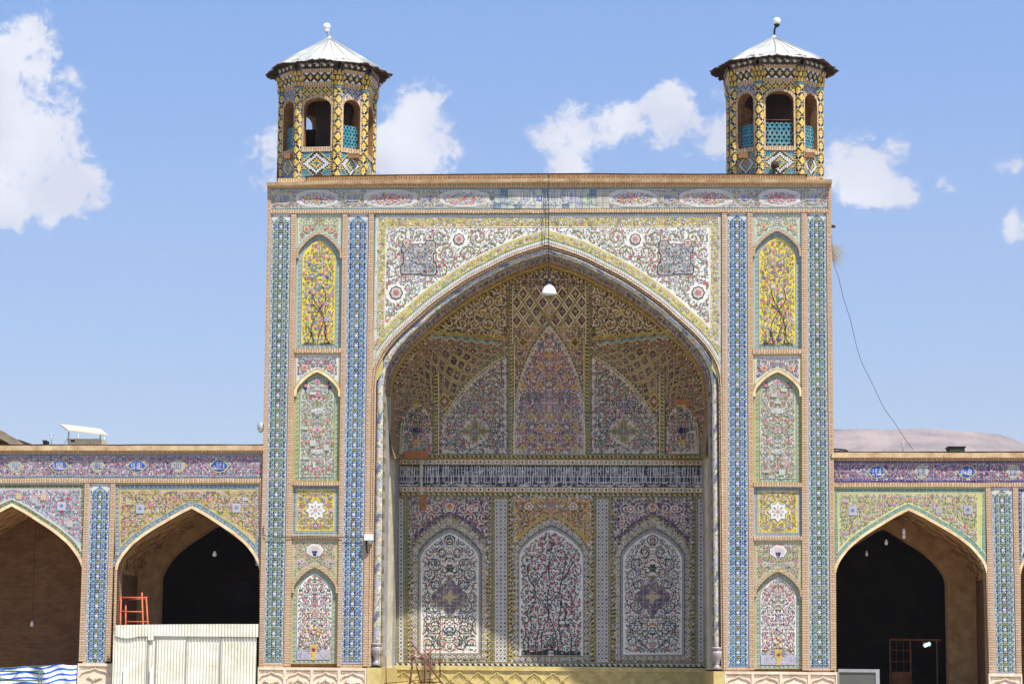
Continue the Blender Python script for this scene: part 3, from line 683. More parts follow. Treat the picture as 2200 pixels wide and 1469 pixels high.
# split both edges into matching fine steps
D1, D2 = [], []
for (a, b_), (c_, d_) in zip(zip(J1, J1[1:]), zip(J2, J2[1:])):
    n = max(1, int(math.hypot(b_[0]-a[0], b_[1]-a[1])/3.2))
    for i in range(n): t = i/n; D1.append((a[0]+(b_[0]-a[0])*t, a[1]+(b_[1]-a[1])*t)); D2.append((c_[0]+(d_[0]-c_[0])*t, c_[1]+(d_[1]-c_[1])*t))
D1.append(J1[-1]); D2.append(J2[-1])
def rollcol(i, s):
    if s <= 1: return C['green'] if (i % 4) < 2 else C['yellow']
    if s >= 10: return C['gold'] if (i % 4) < 2 else C['brown']
    k = (i - s) % 11; cyc = ((i-s)//11) % 3
    if k in (0,): return C['gold'] if rnd.random() < .6 else C['cream']
    if 3 <= k <= 7 and 3 <= s <= 8: return (C['lpink'], C['lilac'], C['violet'])[cyc] if (k-5)**2+(s-5.5)**2 < 5.5 else C['leaf'] if rnd.random() < .35 else C['grey']
    return lin((206, 200, 182)) if rnd.random() < .4 else rnd.choice([C['leaf'], C['lpink'], C['steel'], C['grey'], C['lilac'], C['pgreen']])
roll(mb, D1, D2, .17, .12, 'glazed_tile', 11, rollcol)
mb.build('flowered_moulding', portal)
for (x, yb) in ((808.5, 1428), (1540.5, 1437)):
    v = MB('mosaic_tile'); b_ = V3(x, yb, .02); v.lathe(b_, [(.11, 0), (.13, .05), (.07, .1), (.06, .14), (.12, .3), (.155, .42), (.14, .5), (.1, .53), (.15, .57), (.15, .6), (.1, .62)], 'mosaic_tile', lin((158, 148, 146)), 18); v.build('vase_base', portal)

# ---- inner band of the arch: reveal from the roll back to the vault
LR = [(x, y) for x, y in L2]
mb = MB('glazed_tile')
JV2 = jamb(L2, 818.5, 1432, 1533, 1438)
# straight-back jambs to the rear wall plus splayed arch band
XBL = lambda y: 857 - 8*(y-985)/445
XBR = lambda y: 1507 + 8*(y-985)/445
NJ = 40
def lerp(a, b_, t): return a+(b_-a)*t
for side in (0, 1):
    y0_ = 855; prev = None; mb = MB('glazed_tile')
    for i in range(NJ+1):
        yy_ = lerp(850, 1438, i/NJ); xa = lerp(825, 818.5, i/NJ) if side == 0 else lerp(1528, 1533, i/NJ)
        yb_ = yy_; xb = XBL(yy_) if side == 0 else XBR(yy_)
        row = []
        for s in range(9):
            t = s/8; row.append(Vector(at(xa, yy_, .1)).lerp(Vector(at(xb, 0.985*yy_+.015*1432, 4.2)), t))
        if prev:
            for s in range(8):
                c_ = C['cream'] if s in (3, 4, 5) else (C['grey'] if (i*3+s) % 4 else C['lilac'])
                if s == 0: c_ = C['tan'] if i % 2 else C['olive']
                mb.face([prev[s], prev[s+1], row[s+1], row[s]], vary(c_, .15), 'glazed_tile')
        prev = row
    mb.build('jamb_facing', portal)
# arch band, dark blue ground with white script, yellow edges
mb = MB('glazed_tile'); E2, E3 = [], []
for (a, b_), (c_, d_) in zip(zip(L2, L2[1:]), zip(L3, L3[1:])):
    n = max(1, int(math.hypot(b_[0]-a[0], b_[1]-a[1])/2.6))
    for i in range(n): t = i/n; E2.append((lerp(a[0], b_[0], t), lerp(a[1], b_[1], t))); E3.append((lerp(c_[0], d_[0], t), lerp(c_[1], d_[1], t)))
E2.append(L2[-1]); E3.append(L3[-1]); prev = None; S = 9
for i, (p, q) in enumerate(zip(E2, E3)):
    a, b_ = Vector(at(*p, .1)), Vector(at(*q, 1.5)); row = [a.lerp(b_, s/S) for s in range(S+1)]
    if prev:
        for s in range(S):
            if s == 0: c_ = C['yellow'] if i % 2 else C['brown']
            elif s == S-1: c_ = C['gold'] if i % 3 else C['black']
            elif s in (1, 7): c_ = rnd.choice([C['cream'], C['lpink'], C['violet']])
            else: c_ = C['lilac'] if rnd.random() < .34 or i % 5 == 0 else rnd.choice([C['navy'], C['purple'], C['navy']])
            mb.face([prev[s], prev[s+1], row[s+1], row[s]], vary(c_, .12), 'glazed_tile')
    prev = row
mb.build('inscribed_arch_band', portal)

# ---- vault
VCX, VCY = 1179, 985
tab = []
for (x, y) in L3: tab.append((math.atan2(VCY-y, x-VCX), math.hypot(x-VCX, y-VCY)))
tab = [(math.pi, VCX-848)] + sorted(tab, reverse=True) + [(0, 1513-VCX)]; tab.sort()
def rho(px, py):
    a = math.atan2(VCY-py, px-VCX); d = math.hypot(px-VCX, py-VCY)
    for (a0, r0_), (a1, r1_) in zip(tab, tab[1:]):
        if a0 <= a <= a1: return d/(r0_+(r1_-r0_)*(a-a0)/max(1e-6, a1-a0))
    return d/340
def Yv(px, py):
    t = max(0, min(1, (py-600)/385)); n = 2.6+9*t**2.2; return 1.5 + 2.66*(1-min(1, rho(px, py))**n)
mb = MB('glazed_tile'); nr, na = 60, 220; prev = None
for j in range(na+1):
    a = math.pi*j/na; R_ = 0
    for (a0, r0_), (a1, r1_) in zip(tab, tab[1:]):
        if a0 <= a <= a1: R_ = r0_+(r1_-r0_)*(a-a0)/max(1e-6, a1-a0); break
    row = []
    for i in range(nr+1):
        q = 1-(1-i/nr)**1.5; x, y = VCX+math.cos(a)*R_*q, VCY-math.sin(a)*R_*q; row.append(at(x, y, Yv(x, y)+.01))
    if prev:
        for i in range(nr): mb.face([prev[i], prev[i+1], row[i+1], row[i]], lin((150, 122, 80)), 'glazed_tile', True)
    prev = row
pen = Pen(mb, 0, Yf=Yv)
inV = lambda x, y: y < 978 and rho(x, y) < .965
MX = 1180
vault_box = (840, 566, MX, 978)
def reg(poly, extra=None):
    r = inpoly(poly); f = lambda x, y: r(x, y) and inV(x, y) and (extra is None or extra(x, y)); f.box = r.box; return f
pen.mx = MX
whole = reg([(835, 560), (MX+4, 560), (MX+4, 760), (1089, 760), (1000, 770), (835, 900)])
under = reg([(835, 560), (MX+4, 560), (MX+4, 978), (835, 978)])
floral(pen, under, PAL['dense'] | dict(leaf=[C['olive'], C['brown'], C['cream'], C['black'], C['violet'], C['dgreen'], C['tan']]), 5.2, 12, 0, axis=MX, L=-.6, fat=1.1); pen.mx = MX
f_up = reg([(850, 560), (1088, 560), (1088, 728), (900, 716), (835, 800)])
floral(pen, f_up, PAL['gilt'], 4.3, 15, 30, axis=MX, sw=1.6); pen.mx = MX
f_top = reg([(1096, 560), (MX+4, 560), (MX+4, 640), (1096, 640)])
floral(pen, f_top, PAL['dense'], 4.0, 13, 0, axis=MX); pen.mx = MX
# ribs and lines
def rib(pts, w=9, c0='teal', L=5):
    pen.line(pts, w, C['olive'], L, False); pen.rope(pts, w*.42, 4.2, C['gold'], C['black'], L+1, .5)
    o1 = [(x-w*.42, y) for x, y in pts]; o2 = [(x+w*.42, y) for x, y in pts]; pen.line(o1, 1.5, C[c0], L+1.5, False); pen.line(o2, 1.3, C['cream'], L+1.5, False)
# side panel (half pointed arch) and its field
sideP = [(1087, 768), (1060, 783), (1030, 805), (1002, 832), (978, 862), (961, 890), (951, 905), (950, 974), (1087, 974)]
pen.poly(sideP, C['cream'], 3, False) if False else None
def bigfill(poly, c, L=1.2, step=14):
    r = inpoly(poly); x0_, y0_, x1_, y1_ = r.box; y = y0_
    while y < y1_:
        x = x0_
        while x < x1_:
            q = [(x, y), (x+step, y), (x+step, y+step), (x, y+step)]
            if r(x+step/2, y+step/2) and inV(x+step/2, y+step/2): pen.poly(q, c, L, False)
            x += step
        y += step
def bands(polyL, polyR, c, L=1.2):      # horizontally sliced fill between two x(y) lists
    for (xa, ya), (xb, yb), (xc, yc), (xd, yd) in zip(polyL, polyL[1:], polyR, polyR[1:]):
        pen.poly([(xa, ya), (xc, ya), (xd, yb), (xb, yb)], c, L, False)
ys_ = [768, 783, 805, 832, 862, 890, 905, 930, 955, 974]; xl_ = [1087, 1060, 1030, 1002, 978, 961, 951, 950, 950, 950]
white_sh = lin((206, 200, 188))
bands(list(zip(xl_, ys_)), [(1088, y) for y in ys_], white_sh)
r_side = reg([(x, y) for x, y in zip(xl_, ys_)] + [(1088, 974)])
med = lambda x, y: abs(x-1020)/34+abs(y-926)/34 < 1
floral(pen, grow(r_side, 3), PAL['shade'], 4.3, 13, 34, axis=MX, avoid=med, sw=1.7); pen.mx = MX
for k_, c_, l_ in ((1.0, C['gold'], 6), (.78, lin((120, 116, 92)), 7)):
    for (dx_, dy_, r_) in ((0, 0, 17), (0, -17, 9), (0, 17, 9), (-19, 0, 9), (19, 0, 9), (-29, 0, 4), (29, 0, 4), (0, -29, 4)): pen.disc(1020+dx_, 926+dy_, r_*k_, c_, l_, 10, clip=False)
for i in range(46): a_ = rnd.random()*6.28; q_ = rnd.uniform(2, 19); pen.leaf(1020+q_*math.cos(a_), 926+q_*math.sin(a_), 4, 2, rnd.random()*3, rnd.choice([C['steel'], C['gold'], C['rose'], C['navy'], C['cream']]), 8, False)
pen.flower(1020, 926, 5, C['steel'], C['gold'], 9, None, False); pen.disc(1020, 872, 9, C['violet'], 6, 10, star=.3, clip=False)
# far side panel
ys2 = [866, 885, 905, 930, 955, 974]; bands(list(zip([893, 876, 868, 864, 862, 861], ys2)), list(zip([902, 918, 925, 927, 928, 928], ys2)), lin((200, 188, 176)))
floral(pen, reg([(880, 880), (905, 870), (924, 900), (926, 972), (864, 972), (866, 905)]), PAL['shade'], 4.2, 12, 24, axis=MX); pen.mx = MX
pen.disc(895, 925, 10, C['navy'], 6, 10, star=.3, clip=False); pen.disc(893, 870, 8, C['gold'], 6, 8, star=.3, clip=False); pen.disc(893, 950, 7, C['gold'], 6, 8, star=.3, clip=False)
# centre panel with rows of crosses
ys3 = [700, 720, 745, 775, 805, 840, 870, 905, 940, 976]; xl3 = [1180, 1165, 1148, 1134, 1122, 1113, 1108, 1106, 1105, 1105]
bands(list(zip(xl3, ys3)), [(MX, y) for y in ys3], lin((206, 190, 188)))
r_c = reg(list(zip(xl3, ys3)) + [(MX+4, 976), (MX+4, 700)])
floral(pen, grow(r_c, 3), PAL['dense'] | dict(leaf=[C['violet'], C['navy'], C['dgreen'], C['rose'], C['black'], C['white']]), 3.9, 10, 0, axis=MX); pen.mx = MX
y = 962; row = 0
while y > 730:
    for i in range(-2, 3):
        x = MX + i*38 - (0 if row % 2 else 19)
        if x > MX+1: continue
        if r_c(x-7, y) and (x+7 < MX or abs(x-MX) < 1) and (y > 895 or 760 < y < 850 and abs(x-MX) < 70):
            for a_ in (0, math.pi/2): pen.leaf(x, y, 25, 10, a_, C['gold'] if y > 895 else C['orange'], 6, False)
            pen.disc(x, y, 3, C['violet'], 7, 8, clip=False)
        elif r_c(x-4, y) and x+4 < MX: pen.disc(x, y, 6, C['steel'] if row % 3 else C['cream'], 6, 8, star=.4, clip=False)
    y -= 22; row += 1
# lattice of diamonds
def diamonds(corner, ux, uy, vx, vy, nu, nv, inside, L=3):
    for i in range(nu):
        for j in range(nv):
            x, y = corner[0]+ux*i+vx*j, corner[1]+uy*i+vy*j
            cxx, cyy = x+(ux+vx)/2, y+(uy+vy)/2
            if not inside(cxx, cyy): continue
            q = [(x, y), (x+ux, y+uy), (x+ux+vx, y+uy+vy), (x+vx, y+vy)]
            sc = lambda k: [(cxx+(a-cxx)*k, cyy+(b-cyy)*k) for a, b in q]
            pen.poly(sc(.99), vary(C['olive'], .2), L, False); pen.poly(sc(.86), C['cream'], L+.7, False); pen.poly(sc(.66), vary(lin((84, 58, 62)), .25), L+1.6, False)
            for a_ in (0, 1.6): pen.leaf(cxx, cyy, 7, 2, a_+rnd.random(), C['cream'], L+2.8, False)
            pen.disc(cxx, cyy, min(abs(ux)+abs(vx), abs(uy)+abs(vy))*.12, rnd.choice([C['rose'], C['violet'], C['orange']]), L+3, 8, star=.3, clip=False)
bands([(1096, y) for y in (640, 680, 720, 760, 800, 850)], [(x, y) for x, y in ((MX, 640), (MX, 680), (1165, 720), (1141, 760), (1124, 800), (1108, 850))], lin((176, 152, 116)), 1.1)
net = lambda x, y: 612 < y < 716 and 1098 < x < MX+.5 and y < 720-max(0, (x-1150))*.6
diamonds((MX-14*14, 612-0), 14, -19, 14, 19, 22, 22, lambda x, y: 616 < y < 700 and 1100 < x <= MX-4)
floral(pen, reg([(1098, 705), (1150, 705), (1132, 760), (1112, 820), (1098, 880)]), PAL['dense'], 4, 12, 0, axis=MX, L=2.5); pen.mx = MX
pen.disc(1124, 735, 13, C['gold'], 7, 4, clip=False); pen.disc(1124, 735, 9, C['brown'], 8, 4, clip=False); pen.disc(1116, 760, 5, C['black'], 7, 4, clip=False)
TOPC = [(868, 872), (872, 836), (884, 800), (905, 768), (935, 744), (985, 742), (1040, 746), (1086, 750)]
BOTC = [(898, 872), (915, 866), (934, 868), (950, 884), (966, 868), (1000, 824), (1036, 792), (1086, 762)]
def along(P_, t):
    k = max(0, min(.9999, t))*(len(P_)-1); i = int(k); f_ = k-i; return lerp(P_[i][0], P_[i+1][0], f_), lerp(P_[i][1], P_[i+1][1], f_)
def net_pt(s_, t_): p, q = along(TOPC, s_), along(BOTC, s_); return lerp(p[0], q[0], t_), lerp(p[1], q[1], t_)
NS = 12
for i in range(-1, NS+1):
    for j in range(-1, 4):
        for o_ in (0, .5):
            cs, ct, hs, ht = (i+.5+o_)/NS, (j+.5+o_)/3, .5/NS, .5/3
            cl0 = lambda v: max(0, min(1, v)); q = [net_pt(cl0(cs-hs), cl0(ct)), net_pt(cl0(cs), cl0(ct-ht)), net_pt(cl0(cs+hs), cl0(ct)), net_pt(cl0(cs), cl0(ct+ht))]
            if not (0 < cs < 1 and 0 < ct < 1): continue
            cxx, cyy = net_pt(cs, ct)
            if not inV(cxx, cyy): continue
            sc = lambda k: [(cxx+(a_-cxx)*k, cyy+(b_-cyy)*k) for a_, b_ in q]
            pen.poly(sc(1.0), vary(C['olive'], .2), 3, False); pen.poly(sc(.84), C['tan'], 4, False); pen.poly(sc(.7), vary(lin((92, 66, 66)), .3), 5, False); pen.leaf(cxx, cyy, 5, 2.4, rnd.random()*3, rnd.choice([C['rose'], C['lpink'], C['orange'], C['cream']]), 6, False)
floral(pen, reg([(930, 850), (975, 845), (946, 900), (930, 950)]), PAL['dense'], 4, 12, 0, axis=MX, L=2.5); pen.mx = MX
pen.disc(955, 862, 16, C['gold'], 7, 4, ry=20, clip=False); pen.disc(955, 862, 12, lin((112, 70, 66)), 8, 4, ry=15, clip=False); pen.disc(955, 862, 5, C['tan'], 9, 4, ry=7, clip=False)
# zigzag cornices
def zig(x0_, x1_, y0_, y1_, amp, st, w, c_, L):
    p = []; x = x0_; k = 0
    while x <= x1_: p.append((x, lerp(y0_, y1_, (x-x0_)/(x1_-x0_)) + (amp if k % 2 else -amp))); x += st; k += 1
    pen.line(p, w, c_, L, False)
zig(925, 1088, 720, 738, 3, 11, 3.6, C['aqua'], 6); zig(925, 1088, 724, 742, 3, 11, 1.6, C['cream'], 6.5); zig(905, 1088, 712, 726, 3.2, 12, 6, C['gold'], 5.5); zig(905, 1088, 713, 727, 3.2, 12, 1.8, C['olive'], 6.5)
rib([(1099, 612)] + [(1098, y) for y in range(640, 741, 20)], 8); rib([(1099, y) for y in range(740, 981, 20)], 15)
rib([(937, y) for y in range(800, 981, 20)], 13); rib([(851+6, 976), (859, 930), (862, 905)], 5)
rib([(x-5, y-3) for x, y in zip([1087, 1060, 1030, 1002, 978, 961, 951], ys_)][::-1], 8)
rib([(x-4, y) for x, y in zip(xl3, ys3)], 6)
pen.line([(1120, 640), (1150, 694), (1172, 705)], 4, C['olive'], 8, False)
pen.line([(MX, 693), (1158, 660), (1128, 612)], 5, C['olive'], 8, False)
pen.mx = None
# rope borders following the arch
inner1 = [(VCX+(x-VCX)*.985, VCY+(y-VCY)*.985) for x, y in L3]; inner2 = [(VCX+(x-VCX)*.965, VCY+(y-VCY)*.965) for x, y in L3]
pen.rope(inner2[4:-4], 3.5, 5, C['gold'], C['black'], 5); pen.line(inner1[2:-2], 2.2, C['gold'], 5, False)
pen.line([(861, 979.5), (1506, 981)], 5, C['olive'], 6, False); pen.rope([(861, 979.5), (1506, 981)], 4, 5, C['gold'], C['black'], 7); pen.line([(861, 975.5), (1506, 977)], 1.6, C['teal'], 7, False)
for q in ([(1449, 857), (1488, 857), (1488, 867), (1449, 868)], [(868, 968), (921, 968), (921, 983), (868, 985)]):
    mb.poly(q, 3.1, C['white'], 'clay_repair', 22, Yf=Yv)
mb.build('vault', portal)
# ---- rear wall of the arch
YR = 4.2
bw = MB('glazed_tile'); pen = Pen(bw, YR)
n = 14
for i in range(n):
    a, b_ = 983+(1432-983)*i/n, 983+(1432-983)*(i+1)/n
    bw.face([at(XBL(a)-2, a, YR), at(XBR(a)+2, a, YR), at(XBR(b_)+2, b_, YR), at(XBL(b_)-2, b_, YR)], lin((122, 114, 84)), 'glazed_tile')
def hline(y, w, c, L=2, x0=858, x1=1509, dy=2.0): pen.line([(x0, y), ((x0+x1)/2, y+dy/2), (x1, y+dy)], w, c, L, False)
def flstrip(pts_y, w, step=9, g=C['cream'], L=2, x0=858, x1=1509):
    hline(pts_y, w, g, L, x0, x1); hline(pts_y-w/2, 1, C['gold'], L+1, x0, x1); hline(pts_y+w/2, 1, C['gold'], L+1, x0, x1)
    x = x0+3; k = 0
    while x < x1-3:
        y = pts_y+2*(x-x0)/(x1-x0)
        if k % 2: pen.disc(x, y, 2.6, C['black'], L+1.5, 6, clip=False); pen.disc(x, y, 1.4, C['dgreen'], L+2.2, 4, clip=False)
        else: pen.flower(x, y, 4.4, rnd.choice([C['rose'], C['pink'], C['rose'], C['violet']]), C['cream'], L+1.5, None, False)
        x += step; k += 1
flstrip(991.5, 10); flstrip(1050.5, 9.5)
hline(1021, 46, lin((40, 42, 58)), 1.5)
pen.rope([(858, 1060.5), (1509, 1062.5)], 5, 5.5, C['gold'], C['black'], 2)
pen.clip = None
def thuluth(x0, x1, ytop, ymid, ybot, c):
    x = x0
    while x < x1:
        d = 2*(x-858)/650; w = rnd.uniform(1.0, 1.5)
        if rnd.random() < .8: pen.line([(x, ytop+d+rnd.uniform(0, 3)), (x-.3, ymid+d+rnd.uniform(-4, 4))], w, c, 4, False)
        if rnd.random() < .7:
            xx = x+rnd.uniform(-2, 2); pen.line([(xx, ymid+d+rnd.uniform(-5, 1)), (xx-.5, ybot+d-rnd.uniform(3, 9))], w, c, 4, False)
        if rnd.random() < .42:
            r = rnd.uniform(3.5, 7.5); cx = x; cy = ybot+d-r*.75; k = rnd.uniform(.5, .9)
            pen.line([(cx+r*math.cos(t*math.pi/7), cy+r*k*math.sin(t*math.pi/7)) for t in range(-1, 8)], [.7, 1.0, 1.5, 1.8, 1.9, 1.8, 1.4, 1.0, .6], c, 5, False)
        if rnd.random() < .4:
            r = rnd.uniform(2.2, 4.2); cy = ytop+d+rnd.uniform(6, 17); a0 = rnd.uniform(2, 5)
            pen.line([(x+r*math.cos(a0+t*.75), cy+r*.8*math.sin(a0+t*.75)) for t in range(6)], 1.2, c, 5, False)
        if rnd.random() < .22: pen.line([(x-7, ybot+d-rnd.uniform(6, 10)), (x, ybot+d-7), (x+7, ybot+d-rnd.uniform(6, 12))], 1.4, c, 5, False)
        if rnd.random() < .3: pen.disc(x+rnd.uniform(-3, 3), ymid+d+rnd.uniform(-14, 14), 1.0, c, 5, 4, clip=False)
        x += rnd.uniform(4.4, 6.6)
scr = lin((226, 222, 222))
hline(1022.5, 1.1, scr, 5)
thuluth(861, 1507, 999, 1021, 1043, scr); thuluth(863, 1507, 1000, 1021, 1042, lin((190, 188, 192)))
# bays
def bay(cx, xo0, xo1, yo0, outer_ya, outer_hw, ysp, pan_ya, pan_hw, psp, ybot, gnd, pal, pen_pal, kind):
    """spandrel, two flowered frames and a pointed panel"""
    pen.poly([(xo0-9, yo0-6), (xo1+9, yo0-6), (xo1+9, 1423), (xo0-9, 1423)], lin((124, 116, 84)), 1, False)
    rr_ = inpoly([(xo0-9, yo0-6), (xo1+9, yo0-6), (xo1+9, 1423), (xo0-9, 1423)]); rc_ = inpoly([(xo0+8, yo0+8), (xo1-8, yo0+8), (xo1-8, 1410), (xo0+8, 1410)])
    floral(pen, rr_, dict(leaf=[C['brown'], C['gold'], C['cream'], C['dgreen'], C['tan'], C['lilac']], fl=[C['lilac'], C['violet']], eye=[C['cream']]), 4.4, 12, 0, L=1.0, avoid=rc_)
    for sx in (xo0-5.5, xo1+5.5): pen.rope([(sx, yo0-3), (sx, 1424)], 4.2, 4.4, lin((172, 152, 70)), lin((44, 40, 34)), 3)
    pen.poly([(xo0, yo0), (xo1, yo0), (xo1, yo0+110), (xo0, yo0+110)], gnd, 2, False)
    A0 = arch(cx, outer_hw, ysp, outer_ya); A1 = arch(cx, pan_hw, psp, pan_ya)
    sp = inpoly([(xo0+3, yo0+4), (xo1-3, yo0+4), (xo1-3, ysp-14)] + offset(A0, 4)[::-1] + [(xo0+3, ysp-14)])
    floral(pen, sp, pal, 4.4, 15, 30, axis=cx, L=2.2, sw=1.8)
    for s in (-1, 1):
        pen.flower(cx+s*(xo1-xo0)*.29, yo0+20, 7, C['rose'], C['white'], 7, C['cream'], False)
    pen.disc(cx, yo0+16, 8, C['orange'] if kind != 'tree' else C['violet'], 7, 10, star=.3, clip=False); pen.disc(cx, yo0+14, 5, C['rose'], 8, 8, star=.3, clip=False)
    def frame(hw, ys, ya, L, fill):
        P = [(cx-hw, ybot+ (hw-pan_hw)*.62)] + arch(cx, hw, ys, ya) + [(cx+hw, ybot+(hw-pan_hw)*.62)]
        pen.poly(P, fill, L, False); return P
    k = lambda t: (lerp(pan_hw, outer_hw, t), lerp(psp, ysp, t), lerp(pan_ya, outer_ya, t))
    P0 = frame(*k(1), 4, lin((140, 134, 96))); P1 = frame(*k(.84), 4.6, lin((168, 158, 128))); P2 = frame(*k(.72), 5.2, lin((160, 148, 92))); P3 = frame(*k(.34), 6.4, lin((92, 98, 100))); P4 = frame(*k(.2), 7, lin((150, 148, 142))); P5 = frame(*k(.0), 7.8, lin((232, 226, 216)))
    for P, w in ((P0, 3.6),): pen.rope([(cx+(x-cx)*.97, y+2.5) for x, y in P], w, 4.6, C['gold'], C['black'], 5.3)
    mid = [(cx-k(.53)[0], ybot+8)] + arch(cx, *[k(.53)[0], k(.53)[1], k(.53)[2]]) + [(cx+k(.53)[0], ybot+8), (cx-k(.53)[0], ybot+8)]
    rgf = inpoly([(cx-k(.98)[0], ybot+12)] + arch(cx, *[k(.98)[0], k(.98)[1], k(.98)[2]]) + [(cx+k(.98)[0], ybot+12)]); rin = inpoly([(cx-k(.36)[0], ybot+3)] + arch(cx, k(.36)[0], k(.36)[1], k(.36)[2]) + [(cx+k(.36)[0], ybot+3)])
    floral(pen, rgf, dict(leaf=[C['olive'], C['brown'], C['gold'], C['cream'], C['black'], C['lilac'], C['violet'], C['dgreen'], C['tan']], fl=[C['lilac'], C['lpink'], C['cream']], eye=[C['violet'], C['navy']]), 4.4, 11, 0, L=4.7, avoid=lambda x, y: rin(x, y))
    acc_ = 0
    for (x0_, y0_), (x1_, y1_) in zip(mid, mid[1:]):
        ln = math.hypot(x1_-x0_, y1_-y0_)
        while acc_ < ln:
            t = acc_/max(ln, 1e-6); x, y = lerp(x0_, x1_, t), lerp(y0_, y1_, t); pen.disc(x, y, 4.9, lin((204, 200, 194)), 8.6, 8, star=.3, clip=False); pen.disc(x, y, 2.1, C['violet'], 9.4, 6, clip=False); acc_ += 14
        acc_ -= ln
    return inpoly([(cx-pan_hw+2, ybot-2)] + [(cx+(x-cx)*.97, y+2) for x, y in A1] + [(cx+pan_hw-2, ybot-2)]), P5
bays = [bay(966, 884, 1047, 1072, 1104, 84, 1194, 1144, 62, 1206, 1402, C['purple'], PAL['purple'], None, 'left'),
        bay(1184, 1104, 1268, 1067, 1108, 81, 1192, 1137, 68, 1201, 1407, C['orange'], PAL['orange'], None, 'tree'),
        bay(1402, 1321, 1484, 1073, 1107, 84, 1196, 1144, 63, 1206, 1405, C['purple'], PAL['purple'], None, 'right')]
for cx, (reg_, P5) in ((966, bays[0]), (1402, bays[2])):
    pen.mx = cx
    for (x, y, r, a0, d) in ((-34, 1210, 17, .6, 1), (-28, 1252, 15, 3.5, -1), (-36, 1300, 16, .3, 1), (-34, 1342, 16, 3.3, -1), (-26, 1382, 14, .4, 1), (-18, 1186, 12, 2, -1), (-12, 1225, 9, 4, 1), (-14, 1360, 10, 1, 1)):
        pen.spiral(cx+x, y, r, 2.6, C['dgreen'], 9, 1.1, a0, d, 14)
    pen.line([(cx-1, 1400), (cx-30, 1375), (cx-52, 1350), (cx-36, 1328), (cx-4, 1325)], 2, C['dgreen'], 9, False)
    pen.line([(cx-1, 1240), (cx-26, 1232), (cx-50, 1262), (cx-40, 1290)], 2, C['dgreen'], 9, False)
    pen.mx = None
    md = lambda x, y: abs(x-cx)/42+abs(y-1282)/46 < 1 or math.hypot(x-cx, y-1220) < 13
    floral(pen, reg_, dict(leaf=[C['dgreen'], C['black'], C['green'], C['dgreen'], C['violet'], C['rose']], fl=[C['rose'], C['pink'], C['violet'], C['blue']], eye=[C['white'], C['yellow']]), 5.6, 17, 30, L=8.5, axis=cx, avoid=md, sw=2)
    for k_, c1_, l_ in ((1.0, lin((150, 138, 90)), 11), (.88, lin((98, 86, 108)), 11.6)):
        for (dx_, dy_, r_) in ((0, 0, 24), (0, -27, 13), (0, 27, 13), (-26, 0, 14), (26, 0, 14), (-15, -14, 13), (15, -14, 13), (-15, 14, 13), (15, 14, 13), (0, -40, 5), (0, 40, 5)): pen.disc(cx+dx_, 1282+dy_, r_*k_, c1_, l_, 10, clip=False)
    for a_ in (0, math.pi/2): pen.leaf(cx, 1282, 34, 15, a_, C['tan'], 13, False)
    for i in range(240):
        a = rnd.random()*6.28; q = rnd.uniform(3, 33); pen.leaf(cx+q*math.cos(a), 1282+q*math.sin(a)*1.1*(1 if abs(math.cos(a)) < .8 else .6), 4.4, 2, rnd.random()*3, rnd.choice([C['navy'], C['rose'], C['cream'], C['lilac'], C['tan'], C['olive']]), 12.5, False)
    for s in (-1, 1): pen.disc(cx, 1282+s*42, 7, C['olive'], 11, 10, star=.3, clip=False)
    pen.disc(cx, 1220, 11, C['brown'], 11, 12, star=.3, clip=False); pen.disc(cx, 1220, 8, C['dgreen'], 12, 10, star=.3, clip=False)
# flowering tree
reg_, _ = bays[1]; tr = C['brown']
gpoly = [(1120, 1407)]
for i in range(25): x = 1120+i*5.3; gpoly.append((x, 1401 - 5*abs(math.sin(i*.7)) - (4 if 8 < i < 15 else 0)))
pen.poly(gpoly+[(1248, 1407)], C['black'], 9, False)
random_stem = [[(1165, 1400), (1164, 1370), (1170, 1340), (1180, 1325), (1172, 1300), (1155, 1285), (1148, 1262), (1160, 1240), (1175, 1222), (1185, 1200)],
               [(1200, 1400), (1196, 1370), (1186, 1338), (1178, 1318), (1186, 1290), (1200, 1275), (1206, 1250), (1220, 1228), (1232, 1205)],
               [(1210, 1400), (1203, 1360), (1200, 1330), (1206, 1300), (1205, 1280)], [(1134, 1400), (1136, 1370), (1142, 1345), (1138, 1315), (1150, 1290), (1144, 1270)],
               [(1226, 1400), (1228, 1375), (1222, 1350), (1214, 1335), (1216, 1310)], [(1150, 1402), (1152, 1375), (1158, 1350)], [(1240, 1400), (1236, 1380), (1244, 1362)], [(1127, 1402), (1124, 1380), (1130, 1360), (1126, 1340)],
               [(1178, 1318), (1176, 1280), (1182, 1250), (1178, 1220), (1184, 1180), (1182, 1160)], [(1206, 1250), (1216, 1200), (1210, 1180)], [(1148, 1262), (1136, 1240), (1132, 1215)]]
for s in random_stem: pen.line(smooth2(s), 1.9, C['black'], 14.5, False)
for i in range(9): a = -1.57+(i-4)*.2; pen.line([(1183, 1402), (1183+22*math.cos(a), 1402+30*math.sin(a)), (1183+28*math.cos(a), 1402+44*math.sin(a)*(.7 if i % 2 else 1))], [2.6, 1.8, .5], C['dgreen'], 10.5, False)
pen.poly([(1177, 1397), (1190, 1397), (1190, 1408), (1177, 1408)], C['lpink'], 12, False)
floral(pen, reg_, dict(leaf=[C['dgreen'], C['black'], C['dgreen'], C['green'], C['dgreen'], C['black']], fl=[C['rose'], C['rose'], C['pink'], C['red'], C['violet'], C['rose']], eye=[C['red'], C['brown'], C['lpink']]), 6.2, 15.5, 0, L=10.5, size=1.12, fat=1.2)
